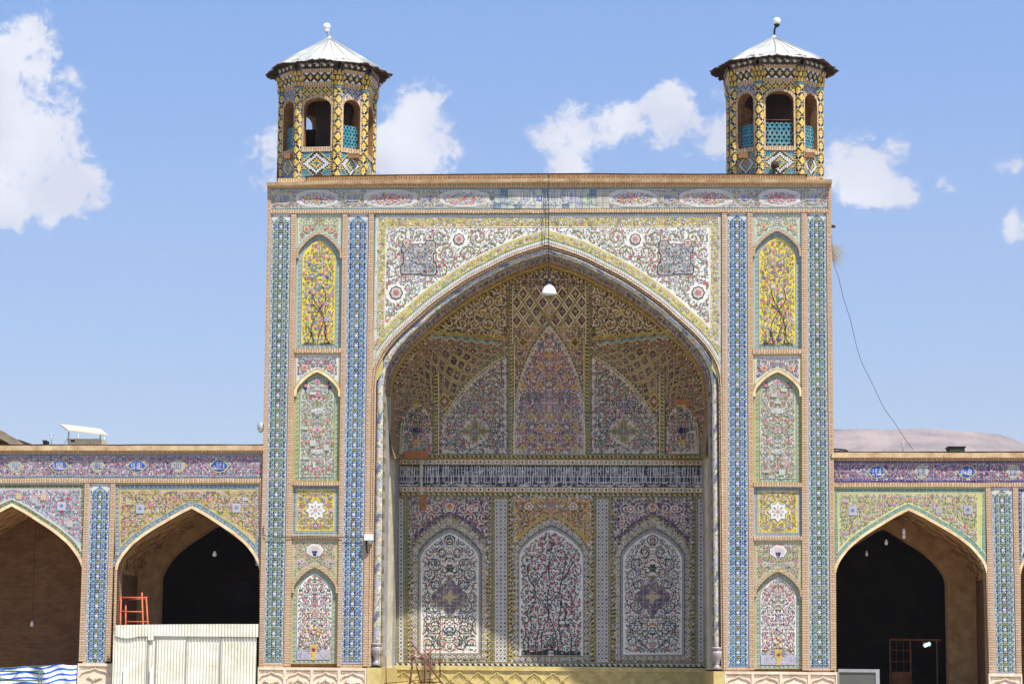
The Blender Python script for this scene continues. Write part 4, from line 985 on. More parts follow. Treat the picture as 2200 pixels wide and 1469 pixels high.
# plain geometric pilasters
for (x0_, x1_) in ((857, 866), (1063, 1089), (1282, 1307), (1500, 1511)):
    y0_ = 1068; pen.poly([(x0_-3, y0_-2), (x1_+3, y0_-2), (x1_+3, 1424), (x0_-3, 1424)], C['olive'], 1.2, False); pen.poly([(x0_, y0_+4), (x1_, y0_+4), (x1_, 1421), (x0_, 1421)], lin((206, 202, 200)), 2, False)
    y = y0_+9; k = 0
    while y < 1418:
        m_ = max(1, int((x1_-x0_)/8))
        for j in range(m_):
            x = x0_+(x1_-x0_)*(j+.5)/m_; pen.disc(x, y, 3.2, C['black'] if (k+j) % 2 else C['dgreen'], 3, 8, star=.35, clip=False); pen.disc(x, y, 1.3, C['cream'] if (k+j) % 3 else C['rose'], 4, 4, clip=False)
        for j in range(m_+1): pen.disc(x0_+(x1_-x0_)*j/m_, y+4.2, 1.3, C['dgreen'], 3, 4, clip=False)
        y += 8.4; k += 1
for (xa) in (1095, 1273): pen.rope([(xa, 1066), (xa, 1424)], 4, 5, C['gold'], C['black'], 3.4)
hline(1426, 4.5, C['cream'], 3); pen.rope([(851, 1426), (1513, 1429)], 4.4, 6, C['black'], C['cream'], 4)
for q in ([(901, 1062), (916, 1062), (916, 1086), (913, 1098), (904, 1096)], [(903, 985), (908, 985), (908, 1062), (903, 1062)]):
    bw.poly(q, YR, C['white'], 'clay_repair' if q[0][0] == 901 else 'beige_sheet', 16)
bw.build('rear_wall', portal)

# dado of yellow marble inside the arch, carved with rows of small pointed arches
dd = MB('yellow_marble')
P = [at(846, 1428, 4.05), at(1519, 1433, 4.05), at(1519, 1560, 4.05), at(846, 1560, 4.05)]
zD = at(1180, 1431, 4.05)[2]
dd.solid([(P[0][0], 4.05, 0), (P[1][0], 4.05, 0), (P[1][0], 4.05, zD), (P[0][0], 4.05, zD)], [(P[0][0], 4.4, 0), (P[1][0], 4.4, 0), (P[1][0], 4.4, zD), (P[0][0], 4.4, zD)], None, 'yellow_marble')
dd.box((P[0][0], 4.0, zD-.13), (P[1][0], 4.2, zD+.0), None, 'yellow_marble')
def ogee(mb, x, z, hw, h, Y, w=.018, d=.03, mat='yellow_marble'):
    pr = [(-1, 0), (-.95, .3), (-.7, .55), (-.3, .72), (0, 1), (.3, .72), (.7, .55), (.95, .3), (1, 0)]
    for (a, b_), (c_, e) in zip(pr, pr[1:]):
        p0 = Vector((x+a*hw, Y-d, z+b_*h)); p1 = Vector((x+c_*hw, Y-d, z+e*h)); t = (p1-p0).normalized(); n_ = Vector((-t.z, 0, t.x))*w
        mb.solid([tuple(p0-n_), tuple(p1-n_), tuple(p1+n_), tuple(p0+n_)], [tuple(q+Vector((0, d, 0))) for q in (p0-n_, p1-n_, p1+n_, p0+n_)], None, mat, False)
x = P[0][0]+.3; k = 0
while x < P[1][0]-.2:
    ogee(dd, x, zD-.45, .23, .28, 4.05); ogee(dd, x+.28, zD-.68, .23, .28, 4.05); ogee(dd, x, zD-.95, .23, .28, 4.05)
    ogee(dd, x, zD-.42, .12, .14, 4.05, .008, .015); x += .56
dd.build('rear_dado', portal)
for (xa, xb, xc) in ((788, 819, 848), (1557, 1533, 1517)):
    j = MB('yellow_marble'); y_ = 1433 if xa < 1000 else 1441
    a, b_, c_ = V3(xa, y_, -.08), V3(xb, y_, .05), V3(xc, 1433, 4.1)
    pts = [a, Vector((a.x, .3, a.z)), c_, Vector((c_.x+(.25 if xa < 1000 else -.25), 4.0, c_.z)), b_ + Vector((.06 if xa < 1000 else -.06, .1, 0)), b_ + Vector((.05 if xa < 1000 else -.05, -.13, 0))]
    top = [(q.x, q.y, a.z) for q in (a, Vector((a.x, 4.3, 0)), Vector((c_.x, 4.3, 0)), Vector((c_.x+(.1 if xa < 1000 else -.1), 4.0, 0)), Vector((b_.x+(.03 if xa < 1000 else -.03), .2, 0)), Vector((b_.x, -.08, 0)))]
    j.solid(top, [(q[0], q[1], 0) for q in top], None, 'yellow_marble'); j.build('jamb_dado', portal)

# ---- blind niches of the flanking bays
def niche(k0, k1, yt, yb, ya, ysp, pal_s, pal_p, ground_s, ground_p, kind, frame_c, label):
    xm = (X(k0, (yt+yb)/2)+X(k1, (yt+yb)/2))/2; dx0 = X(k0, yt)-X(k0, yb)
    xt0, xt1, xb0, xb1 = X(k0, yt), X(k1, yt), X(k0, yb), X(k1, yb)
    ctr_ = lambda y: lerp((xt0+xt1)/2, (xb0+xb1)/2, (y-yt)/(yb-yt)); hw = (xt1-xt0)/2
    YP = .075
    mb = MB('glazed_tile'); pen = Pen(mb, YP)
    cxa = ctr_(ya+20)
    Pl = [(cxa-hw, yt+30), (cxa+hw, yt+30), (xb1, yb), (xb0, yb)]
    mb.prism(Pl, YP, .16, frame_c, 'glazed_tile')
    A = arch(cxa, hw-4, ysp, ya); Ai = arch(cxa, hw-13, ysp+6, ya+13)
    inner_poly = [(ctr_(yb)-hw+13, yb-8)] + Ai + [(ctr_(yb)+hw-13, yb-8)]
    # border pieces
    pen.rope([(ctr_(yb)-hw+8, yb-4)] + arch(cxa, hw-8, ysp+2, ya+7) + [(ctr_(yb)+hw-8, yb-4), (ctr_(yb)-hw+8, yb-4)], 4.4, 5, C['grey'], C['leaf'], 1)
    pen.poly(inner_poly, ground_p, 2, False); pen.line(inner_poly+[inner_poly[0]], 1.2, C['steel'], 3, False)
    rg = inpoly([(x if abs(x-cxa) < 2 else x+(1.5 if x < cxa else -1.5), y+1.2) for x, y in inner_poly])
    if kind == 'trees':
        floral(pen, rg, pal_p, 5.8, 12.5, 0, L=4, size=1.12)
        for st in ([(0, -6), (4, -30), (14, -60), (-6, -95), (-14, -120)], [(-8, -6), (-14, -40), (2, -75), (18, -100), (12, -125)], [(14, -6), (18, -35), (6, -70), (-12, -88)], [(24, -6), (14, -28), (20, -45)], [(-22, -6), (-14, -22), (-20, -40)]):
            pen.line(smooth2([(ctr_(yb)+x, yb-6+y) for x, y in st]), 1.7, C['black'], 8, False)
        pen.poly([(ctr_(yb)-hw+15, yb-9), (ctr_(yb)-hw+26, yb-13), (ctr_(yb), yb-10), (ctr_(yb)+hw-26, yb-13), (ctr_(yb)+hw-15, yb-9)], C['black'], 8.5, False)
        for i in range(5): pen.flower(cxa+rnd.uniform(-16, 16), rnd.uniform(ya+60, yb-110), 6, rnd.choice([C['pink'], C['violet'], C['lpink']]), C['yellow'], 9, C['leaf'], False)
    elif kind == 'pale':
        floral(pen, rg, pal_p, 4.4, 15, 26, L=3, axis=cxa, sw=1.3)
        patches(pen, rg, 12, [C['pgreen'], lin((180, 182, 166)), lin((190, 190, 176))])
        for yy_ in (ya+85, ya+172): pen.disc(cxa, yy_, 17, lin((208, 208, 200)), 8, 14, ry=6.5, star=.25, clip=False); script(pen, cxa-11, cxa+11, yy_-4, yy_+4, C['steel'], 9, 3, .7)
        for s in (-1, 1):
            for yy_ in (ya+30, ya+105, ya+150, ya+205): pen.flower(cxa+s*rnd.uniform(20, 26), yy_, 4.4, C['pink'], C['rose'], 8, None, False)
        for yy_ in (ya+22, ya+48, ya+125, ya+208): pen.flower(cxa, yy_, 5, C['pink'], C['rose'], 8, C['lilac'], False)
        for s in (-1, 1): pen.disc(cxa+s*24, ya+34, 7, C['navy'], 4, 8, ry=14, star=.4, clip=False)
    elif kind == 'vase':
        floral(pen, rg, pal_p, 4.3, 13, 0, L=3, axis=cxa)
        cb = ctr_(yb)
        pen.poly([(cb-hw+14, yb-30), (cb+hw-14, yb-30), (cb+hw-14, yb-9), (cb-hw+14, yb-9)], C['lilac'], 7, False)
        for i in range(44): pen.leaf(cb+rnd.uniform(-hw+17, hw-17), yb-rnd.uniform(11, 28), 3.6, 1.6, rnd.random()*3, rnd.choice([C['violet'], C['blue'], C['cream'], C['lpink']]), 8, False)
        pen.poly([(cb-5, yb-8), (cb+5, yb-8), (cb+3, yb-16), (cb+10, yb-30), (cb+8, yb-42), (cb-8, yb-42), (cb-10, yb-30), (cb-3, yb-16)], C['gold'], 9, False); pen.disc(cb, yb-30, 5, C['rose'], 10, 8, clip=False); pen.disc(cb, yb-30, 2.6, C['black'], 11, 8, clip=False)
        for s in (-1, 1): pen.spiral(cb+s*13, yb-34, 7, 2, C['violet'], 10, 1, 1.5, s); pen.flower(cb+s*28, yb-42, 4.2, C['rose'], C['white'], 10, C['green'], False); pen.flower(cb+s*22, yb-60, 4, C['pink'], C['white'], 10, None, False)
        for i in range(14): pen.flower(cb+rnd.uniform(-14, 14), yb-rnd.uniform(45, 85), rnd.uniform(3, 5), rnd.choice([C['lpink'], C['pink'], C['gold']]), C['white'], 10, None, False)
    else:
        floral(pen, rg, pal_p, 4.5, 14, 30, L=3, axis=cxa)
    o = mb.build('blind_niche', portal); o['label'] = label
    # spandrel above the arch and its brick ring
    sp = MB('glazed_tile'); pen = Pen(sp, .01)
    Aext = [(cxa-hw, ysp)] + A + [(cxa+hw, ysp)]
    for (x0_, y0_), (x1_, y1_) in zip(Aext, Aext[1:]): sp.prism([(x0_, yt), (x1_, yt), (x1_, y1_), (x0_, y0_)], .01, .16, ground_s, 'glazed_tile')
    rs = inpoly([(cxa-hw+6, yt+7), (cxa+hw-6, yt+7), (cxa+hw-6, ysp-8)] + offset(A, 9)[::-1] + [(cxa-hw+6, ysp-8)])
    pen.line([(cxa-hw+3, ysp), (cxa-hw+3, yt+3), (cxa+hw-3, yt+3), (cxa+hw-3, ysp)], 3, frame_c, 1, False); pen.line(offset(A, 6)[1:-1], 2, frame_c, 1, False)
    floral(pen, rs, pal_s, 4.3, 15, 22 if pal_s.get('scroll') else 0, L=2, axis=cxa, sw=1.3)
    for s in (-1, 1): pen.flower(cxa+s*hw*.55, yt+ (ya-yt)*.75+2, 5.5, C['pink'] if kind != 'vase' else C['lilac'], C['rose'], 6, C['lime'], False)
    if kind == 'vase': pen.disc(cxa, yt+24, 19, C['white'], 6, 14, ry=14, star=.1, clip=False); pen.disc(cxa, yt+24, 16.5, lin((206, 204, 206)), 6.5, 14, ry=11.5, star=.1, clip=False); pen.disc(cxa, yt+22, 10, C['lpink'], 7, 10, ry=7, star=.3, clip=False); pen.poly([(cxa-6, yt+26), (cxa+6, yt+26), (cxa+3, yt+36), (cxa-3, yt+36)], C['navy'], 8, False)
    sp.build('niche_spandrel', o)
    ring = MB('brick_courses'); B0, B1 = [(cxa-hw, ysp+3)]+offset(A, 4)+[(cxa+hw, ysp+3)], [(cxa-hw+5, ysp+3)]+offset(A, -1)+[(cxa+hw-5, ysp+3)]
    P0 = [at(x, y, -.02) for x, y in B0]; P1 = [at(x, y, -.02) for x, y in B1]
    for i in range(len(P0)-1): ring.face([P0[i], P0[i+1], P1[i+1], P1[i]], None, 'cornice_stone' if kind == 'pale' else 'brick_courses')
    for P_ in (P0, P1):
        for i in range(len(P_)-1): ring.face([P_[i], P_[i+1], (P_[i+1][0], .09, P_[i+1][2]), (P_[i][0], .09, P_[i][2])], None, 'brick_courses')
    ring.build('niche_arch', o)
def square(k0, k1, yt, yb, label):
    mb = MB('glazed_tile'); YP = .045; pen = Pen(mb, YP); xa, xb, xc, xd = X(k0, yt), X(k1, yt), X(k1, yb), X(k0, yb)
    mb.prism([(xa, yt), (xb, yt), (xc, yb), (xd, yb)], YP, .16, C['grey'], 'glazed_tile'); cx, cy = (xa+xc)/2, (yt+yb)/2
    pen.rope([(xa+5, yt+5), (xb-5, yt+5), (xc-5, yb-5), (xd+5, yb-5), (xa+5, yt+5)], 3.6, 5.5, C['leaf'], C['steel'], 1)
    pen.poly([(xa+10, yt+9), (xb-10, yt+9), (xc-10, yb-9), (xd+10, yb-9)], C['yellow'], 2, False)
    rg = inpoly([(xa+11, yt+10), (xb-11, yt+10), (xc-11, yb-10), (xd+11, yb-10)]); av_ = lambda x, y: abs(x-cx)+abs(y-cy) < 27
    floral(pen, rg, dict(scroll=C['violet'], leaf=[C['olive'], C['violet'], C['lilac'], C['olive'], C['green'], C['gold']], fl=[C['lilac'], C['lpink'], C['pink']], eye=[C['white'], C['rose']]), 4.6, 15, 26, L=3, axis=cx, avoid=av_, sw=1.2)
    pen.disc(cx, cy, 25, C['steel'], 6, 16, star=.3, clip=False); pen.disc(cx, cy, 22.5, C['white'], 7, 16, star=.3, clip=False)
    for k in range(8): a = k*math.pi/4; pen.leaf(cx+10*math.cos(a), cy+10*math.sin(a), 9, 4, a, C['steel'] if k % 2 else C['lilac'], 8, False)
    pen.flower(cx, cy, 4.5, C['pink'], C['yellow'], 9, None, False)
    for s in (-1, 1): pen.flower(cx+s*34, cy, 4.6, C['lpink'], C['rose'], 8, None, False)
    mb.build('square_panel', portal)['label'] = label
yel = lin((228, 204, 66))
for (k0, k1, sd_) in (('n0', 'n1', 'left'), ('n2', 'n3', 'right')):
    d = 0 if sd_ == 'left' else 1
    niche(k0, k1, 459-d*2, 748+d*1, 501-d*6, 552-d*5, PAL['pale'] | dict(scroll=C['lime']), PAL['yellow'], lin((196, 206, 176)), yel, 'trees', lin((150, 176, 178)), 'bright yellow niche of flowering trees at the top of the %s bay' % sd_)
    niche(k0, k1, 758+d*2, 1033+d*3, 798, 848, PAL['white'] | dict(scroll=C['violet']), PAL['pale'], lin((216, 210, 204)), lin((186, 192, 168)), 'pale', lin((172, 172, 84)), 'pale niche with white cartouches in the middle of the %s bay' % sd_)
    square(k0, k1, 1042+d*3, 1149+d*3, 'square yellow panel with a white star in the %s bay' % sd_)
    niche(k0, k1, 1157+d*3, 1425+d*11, 1217+d*9, 1270+d*8, PAL['gold'] | dict(scroll=C['lime'], leaf=[C['violet'], C['olive'], C['lilac'], C['leaf'], C['green']]), PAL['white'], lin((186, 178, 150)), lin((232, 226, 220)), 'vase', lin((172, 172, 120)), 'white niche with a flower vase at the foot of the %s bay' % sd_)
mb = MB('brick_upright')
for (k0, k1, ys__) in (('n0', 'n1', ((748, 758), (1033, 1042), (1149, 1157))), ('n2', 'n3', ((749, 760), (1036, 1045), (1152, 1160)))):
    for a, b_ in ys__: mb = MB('brick_upright'); bv(mb, X(k0, a)-1, a, X(k1, a)+1, b_, FB-.015); mb.build('brick_string_course', portal)

# ---- carved stone dado
def tree_of_life(mb, x, z, Y, s=1.0):
    for k in range(-3, 4):
        a = k*.42; p = [Vector((x, Y-.03, z)), Vector((x+.11*s*math.sin(a), Y-.035, z+.15*s)), Vector((x+.27*s*math.sin(a), Y-.03, z+.12*s+.17*s*math.cos(a)))]
        mb.tube(p, [.022*s, .02*s, .012*s], 'carved_stone', None, 6)
    mb.tube([(x, Y-.02, z-.5), (x, Y-.03, z)], .025*s, 'carved_stone', None, 6)
def dado(x0, x1, yt, parent, n, Yf=-.09):
    mb = MB('carved_stone'); a = V3(x0, yt, Yf); b_ = V3(x1, yt+ (x1-x0)*.007, Yf); zt_ = (a.z+b_.z)/2
    mb.box((a.x, Yf+.04, 0), (b_.x, .16, zt_), None, 'carved_stone')
    w = (b_.x-a.x)/n
    mb.box((a.x, Yf, zt_-.075), (b_.x, Yf+.04, zt_), None, 'carved_stone')
    for i in range(n+1):
        x = a.x+w*i; mb.box((max(a.x, x-.04), Yf+.001, 0), (min(b_.x, x+.04), Yf+.041, zt_-.075), None, 'carved_stone')
    for i in range(n):
        x = a.x+w*(i+.5)
        ogee(mb, x, zt_-.33, w*.42, .2, Yf+.04, .016, .032, 'carved_stone')
        for s in (-1, 1):
            for k in range(7): mb.lathe((x+s*(.05+k*.036*w/.55), Yf+.035, zt_-.11-.006*k), [(.018, -.012), (.014, .012), (0, .016)], 'carved_stone', None, 6)
        if i % 3 == 0: tree_of_life(mb, x, zt_-.55, Yf+.05, .9)
        else: ogee(mb, x, zt_-.52, w*.24, .2, Yf+.04, .02, .035, 'carved_stone'); ogee(mb, x, zt_-.45, w*.34, .1, Yf+.04, .01, .02, 'carved_stone'); tree_of_life(mb, x, zt_-.74, Yf+.05, .5)
    return mb.build('carved_dado', parent)
dado(554, 787, 1432, portal, 4); dado(1557, 1799, 1441, portal, 4)
# ================================================================== arcades on both sides
YW = .08
def wing(name, label, x0, x1, yc, yf0, yf1, yb, bays, piers, carts, fr_ground, fr_pal, dados, endx):
    root = empty(name, V3(x0 if x0 > 1000 else x1, 1430, YW)*1.0, label, 'arcade'); root.location.z = 0
    fl = MB('cornice_stone')
    wavy_ledge(fl, x0, x1, lambda x: yc, lambda x: yc+10.5, YW-.18, YW+1, 'cornice_stone', .5, 60)
    wavy_ledge(fl, x0, x1, lambda x: yc+10.7, lambda x: yf0-.5, YW-.04, YW+1, 'brick_upright', .4, 60)
    wavy_ledge(fl, x0, x1, lambda x: yc-2.6, lambda x: yc-.3, YW-.05, YW+1, 'old_wood', .5, 50)
    fl.build('cornice', root)
    mbf, penf = frieze('frieze', x0, x1, lambda x: yf0, lambda x: yf1, YW, fr_ground, fr_pal, carts, None, root, 'teal' if x0 < 1000 else 'navy'); mbf.build('frieze', root)
    w = MB('brick_courses'); bv(w, x0, yf1+.4, x1, yb, YW-.045, YW+.16)
    for (a, b_, y0_, y1_) in piers: 
        n = 5
        for i in range(n): q0, q1 = lerp(y0_, y1_, i/n), lerp(y0_, y1_, (i+1)/n); w.prism([(a(q0), q0), (b_(q0), q0), (b_(q1), q1), (a(q1), q1)], YW-.035, YW+.5, None, 'brick_courses')
    zt_ = at((x0+x1)/2, yc+4, YW)[2]; X0, X1 = at(x0, 1200, YW)[0], at(x1, 1200, YW)[0]
    if endx: X0 = min(X0, X1)-3 if x0 < 0 else X0; X1 = X1 if x0 < 0 else X1+3
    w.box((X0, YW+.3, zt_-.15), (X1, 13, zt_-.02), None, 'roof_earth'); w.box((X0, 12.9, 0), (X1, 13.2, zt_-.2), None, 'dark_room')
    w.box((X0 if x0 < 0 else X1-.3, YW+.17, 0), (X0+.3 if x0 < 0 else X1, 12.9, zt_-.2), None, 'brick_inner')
    for bi, bay_ in enumerate(bays):
        cx, hl, hr, ys_, ya, sx0, sx1, ground, pal, bord, blanks, rear, lab = bay_
        A = arch(cx, hl, ys_, ya, WPROF, hr)
        # spandrel
        mb = MB('glazed_tile'); Y = YW+.015; pen = Pen(mb, Y)
        Ao = offset(A, 5); Ax = [(sx0, ys_)]+[(max(sx0, min(sx1, x)), y) for x, y in Ao]+[(sx1, ys_)]
        for (xa, ya_), (xb, yb_) in zip(Ax, Ax[1:]):
            if xb > xa+.01: mb.prism([(xa, yb), (xb, yb), (xb, yb_+.5), (xa, ya_+.5)], Y, YW+.16, ground, 'glazed_tile')
        c1, c2, cl = bord
        def edge_line(pts, w_): pen.line(pts, w_, c1, 2, False); pen.rope(pts, w_*.5, 5, c2, c1, 3, .5); 
        edge_line([(sx0+4.5, ys_-12), (sx0+4.5, yb+8), (sx1-4.5, yb+8), (sx1-4.5, ys_-12)], 8)
        pen.line([(sx0+9.5, ys_-20), (sx0+9.5, yb+13), (sx1-9.5, yb+13), (sx1-9.5, ys_-20)], 1.5, cl, 3, False)
        edge_line(offset(A, 10.5)[2:-2], 6); pen.line(offset(A, 15.5)[3:-3], 1.5, cl, 3, False); pen.line(offset(A, 7)[2:-2], 1.6, C['aqua'], 3, False)
        rg = inpoly([(sx0+12, yb+15), (sx1-12, yb+15), (sx1-12, ys_-30)] + offset(A, 18)[::-1][3:-3] + [(sx0+12, ys_-30)])
        floral(pen, rg, pal, 4.4, 13, 34 if pal is not PAL['yellow'] else 0, L=3, axis=cx, sw=1.8)
        patches(pen, rg, 16, [C['grey'], C['tan'], lin((190, 186, 180))], 8.5)
        for (bx_, by_) in blanks: pen.poly([(bx_-9, by_-9), (bx_+9, by_-9), (bx_+9, by_+10), (bx_-9, by_+10)], lin((176, 174, 190)), 9, False); pen.disc(bx_, by_, 5, C['steel'], 10, 8, star=.4, clip=False)
        mb.build('spandrel', root)['label'] = lab
        # brick ring and reveal
        br = MB('brick_courses'); J = lambda P, a, b_: [(P[0][0]+a, 1475)] + P + [(P[-1][0]+b_, 1475)]
        Ja, Jb = J(A, -(6 if x0 < 1000 else -1), (0 if x0 < 1000 else 6)), J(offset(A, 6), -(6 if x0 < 1000 else -1), (0 if x0 < 1000 else 6))
        Jc = [(x, y) for x, y in Ja]
        PA = [at(x, y, YW-.02) for x, y in Ja]; PB = [at(x, y, YW-.02) for x, y in Jb]
        for i in range(len(PA)-1):
            br.face([PA[i], PA[i+1], PB[i+1], PB[i]], None, 'cornice_stone' if 1 < i < len(PA)-3 else 'brick_courses', False)
            br.face([PB[i], PB[i+1], (PB[i+1][0], YW+.1, PB[i+1][2]), (PB[i][0], YW+.1, PB[i][2])], None, 'brick_courses')
        dep = YW+.6
        for i in range(len(PA)-1):
            a, b_ = PA[i], PA[i+1]; br.face([a, b_, (b_[0], dep, b_[2]), (a[0], dep, a[2])], None, 'plaster' if 1 < i < len(PA)-3 else 'brick_courses', True)
        br.build('arch_ring', root)
        # the bay behind
        rm = MB('plaster'); xl_, xr_ = PA[1][0]-.3, PA[-2][0]+.3; zs = PA[1][2]; za = max(p[2] for p in PA)+.12; xc = (xl_+xr_)/2; hw_ = (xr_-xl_)/2
        prof = [(-u, v) for u, v in WPROF[::-1]] + [(u, v) for u, v in WPROF[1:]]
        prof = smooth2(prof, 2); O = [(xl_, 0)] + [(xc+u*hw_, zs+v*(za-zs)) for u, v in prof] + [(xr_, 0)]; yr, rhw, solid_, shf = rear
        for i in range(len(O)-1):
            a, b_ = O[i], O[i+1]; side_ = i == 0 or i == len(O)-2
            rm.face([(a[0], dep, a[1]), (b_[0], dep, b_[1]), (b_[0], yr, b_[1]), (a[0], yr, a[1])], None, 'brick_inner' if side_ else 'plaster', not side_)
        ins = [(xc+shf-rhw, 0)] + [(xc+shf+u*rhw, zs-.1+v*(za-zs-.25)) for u, v in prof] + [(xc+shf+rhw, 0)]
        for i in range(len(O)-1):
            rm.face([(O[i][0], yr, O[i][1]), (O[i+1][0], yr, O[i+1][1]), (ins[i+1][0], yr, ins[i+1][1]), (ins[i][0], yr, ins[i][1])], None, 'brick_inner' if solid_ else 'plaster')
            if not solid_: rm.face([(ins[i][0], yr, ins[i][1]), (ins[i+1][0], yr, ins[i+1][1]), (ins[i+1][0], yr+.7, ins[i+1][1]), (ins[i][0], yr+.7, ins[i][1])], None, 'plaster', True)
        # front inner shoulder between reveal and the wider bay
        for i in range(min(len(PA), len(O))-1): pass
        if solid_:
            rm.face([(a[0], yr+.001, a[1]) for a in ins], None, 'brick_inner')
        # ribs of the vault net: thin raised bands crossing over the soffit
        def Vp(s, y): 
            k = max(0, min(len(prof)-1.001, s)); i = int(k); f_ = k-i; u = lerp(prof[i][0], prof[i+1][0], f_); v = lerp(prof[i][1], prof[i+1][1], f_)
            return Vector((xc+u*hw_*.985, y, zs+v*(za-zs)-.03))
        m_ = len(prof)-1
        for k in range(-6, 14):
            for d_ in (1, -1):
                pts = []
                for t in range(9):
                    s_ = (k+ (t/8)*3.2*d_)*m_/8
                    if 0.6 < s_ < m_-.6: pts.append(Vp(s_, lerp(dep+.3, yr-.05, t/8)))
                if len(pts) > 2: rm.tube(pts, .035, 'plaster', None, 5)
        for yy_ in (dep+.02, dep+.28): rm.tube([Vp(s_*m_/16+.02, yy_) for s_ in range(17)], .03, 'plaster', None, 5)
        rm.build('vaulted_bay', root)
    w.build('wall', root)
    for (a, b_, y_) in dados: dado(a, b_, y_, root, 1, YW-.09)
    return root
LW = wing('arcade_building', 'low tiled arcade on the left, a white sheet fence in one arch', -160, 565.5, 956.5, 974.5, 1026.5, 1036.5,
     [(25, 156, 152, 1228, 1087, -140, 181.5, lin((192, 194, 200)), PAL['mauve'], (C['olive'], C['green'], C['white']), [(132, 1086)], (3.4, 1.5, True, 0), 'lilac spandrel with red blossoms'),
      (412, 160, 145, 1226, 1092, 247, 558, lin((200, 180, 112)), PAL['yellow'] | dict(leaf=[C['gold'], C['pink'], C['lilac'], C['olive'], C['lpink'], C['yellow']]), (C['steel'], C['grey'], C['aqua']), [(301, 1092), (508, 1090)], (4.0, 1.72, False, 0), 'yellow and pink spandrel')],
     [(lambda y: 182-(y-1040)*.034, lambda y: 192-(y-1040)*.034, 1036, 1420), (lambda y: 238-(y-1040)*.033, lambda y: 248-(y-1040)*.033, 1036, 1420), (lambda y: 558-(y-1040)*.004, lambda y: 566-(y-1040)*.02, 1036, 1469)],
     [(127, 19, 13, 'blue'), (294, 19, 13, 'blue'), (471, 19, 13, 'blue'), (33, 14, 13, 'white'), (210, 14, 13, 'white'), (383, 14, 13, 'white')],
     lin((150, 140, 156)), PAL['wfrieze'], [(167, 241, 1424)], True)
girih('mosaic_column', 192.5, 238, 181, 227, 1038, 1425, LW, Y=YW, blues=('skyb', 'bblue'))
RW = wing('arcade_building', 'low tiled arcade on the right of the gateway, mountain behind its roof', 1787, 2330, 972, 990, 1036, 1045,
     [(1952, 156, 167, 1232, 1096, 1792, 2118, lin((204, 200, 128)), PAL['gold'] | dict(scroll=C['lime'], leaf=[C['leaf'], C['violet'], C['green'], C['lilac'], C['olive'], C['lpink']]), (C['leaf'], C['aqua'], C['cream']), [(1832, 1096), (2080, 1094)], (4.6, 1.85, False, -.3), 'yellow green spandrel with pale scrolls'),
      (2345, 152, 152, 1236, 1094, 2187, 2330, lin((196, 190, 206)), PAL['mauve'], (C['navy'], C['steel'], C['white']), [], (4.2, 1.7, True, 0), 'lilac spandrel cut by the edge of the picture')],
     [(lambda y: 2118+(y-1040)*.018, lambda y: 2128+(y-1040)*.028, 1044, 1446), (lambda y: 2176+(y-1040)*.02, lambda y: 2187+(y-1040)*.02, 1044, 1446)],
     [(1884, 19, 13, 'blue'), (2077, 19, 13, 'blue'), (1980, 14, 14, 'white'), (2177, 14, 14, 'white'), (2270, 19, 13, 'blue')],
     lin((128, 104, 138)), PAL['wfrieze'], [(2124, 2196, 1446)], True)
girih('mosaic_column', 2129, 2176, 2139, 2184, 1046, 1447, RW, Y=YW, blues=('tealg', 'steel'))

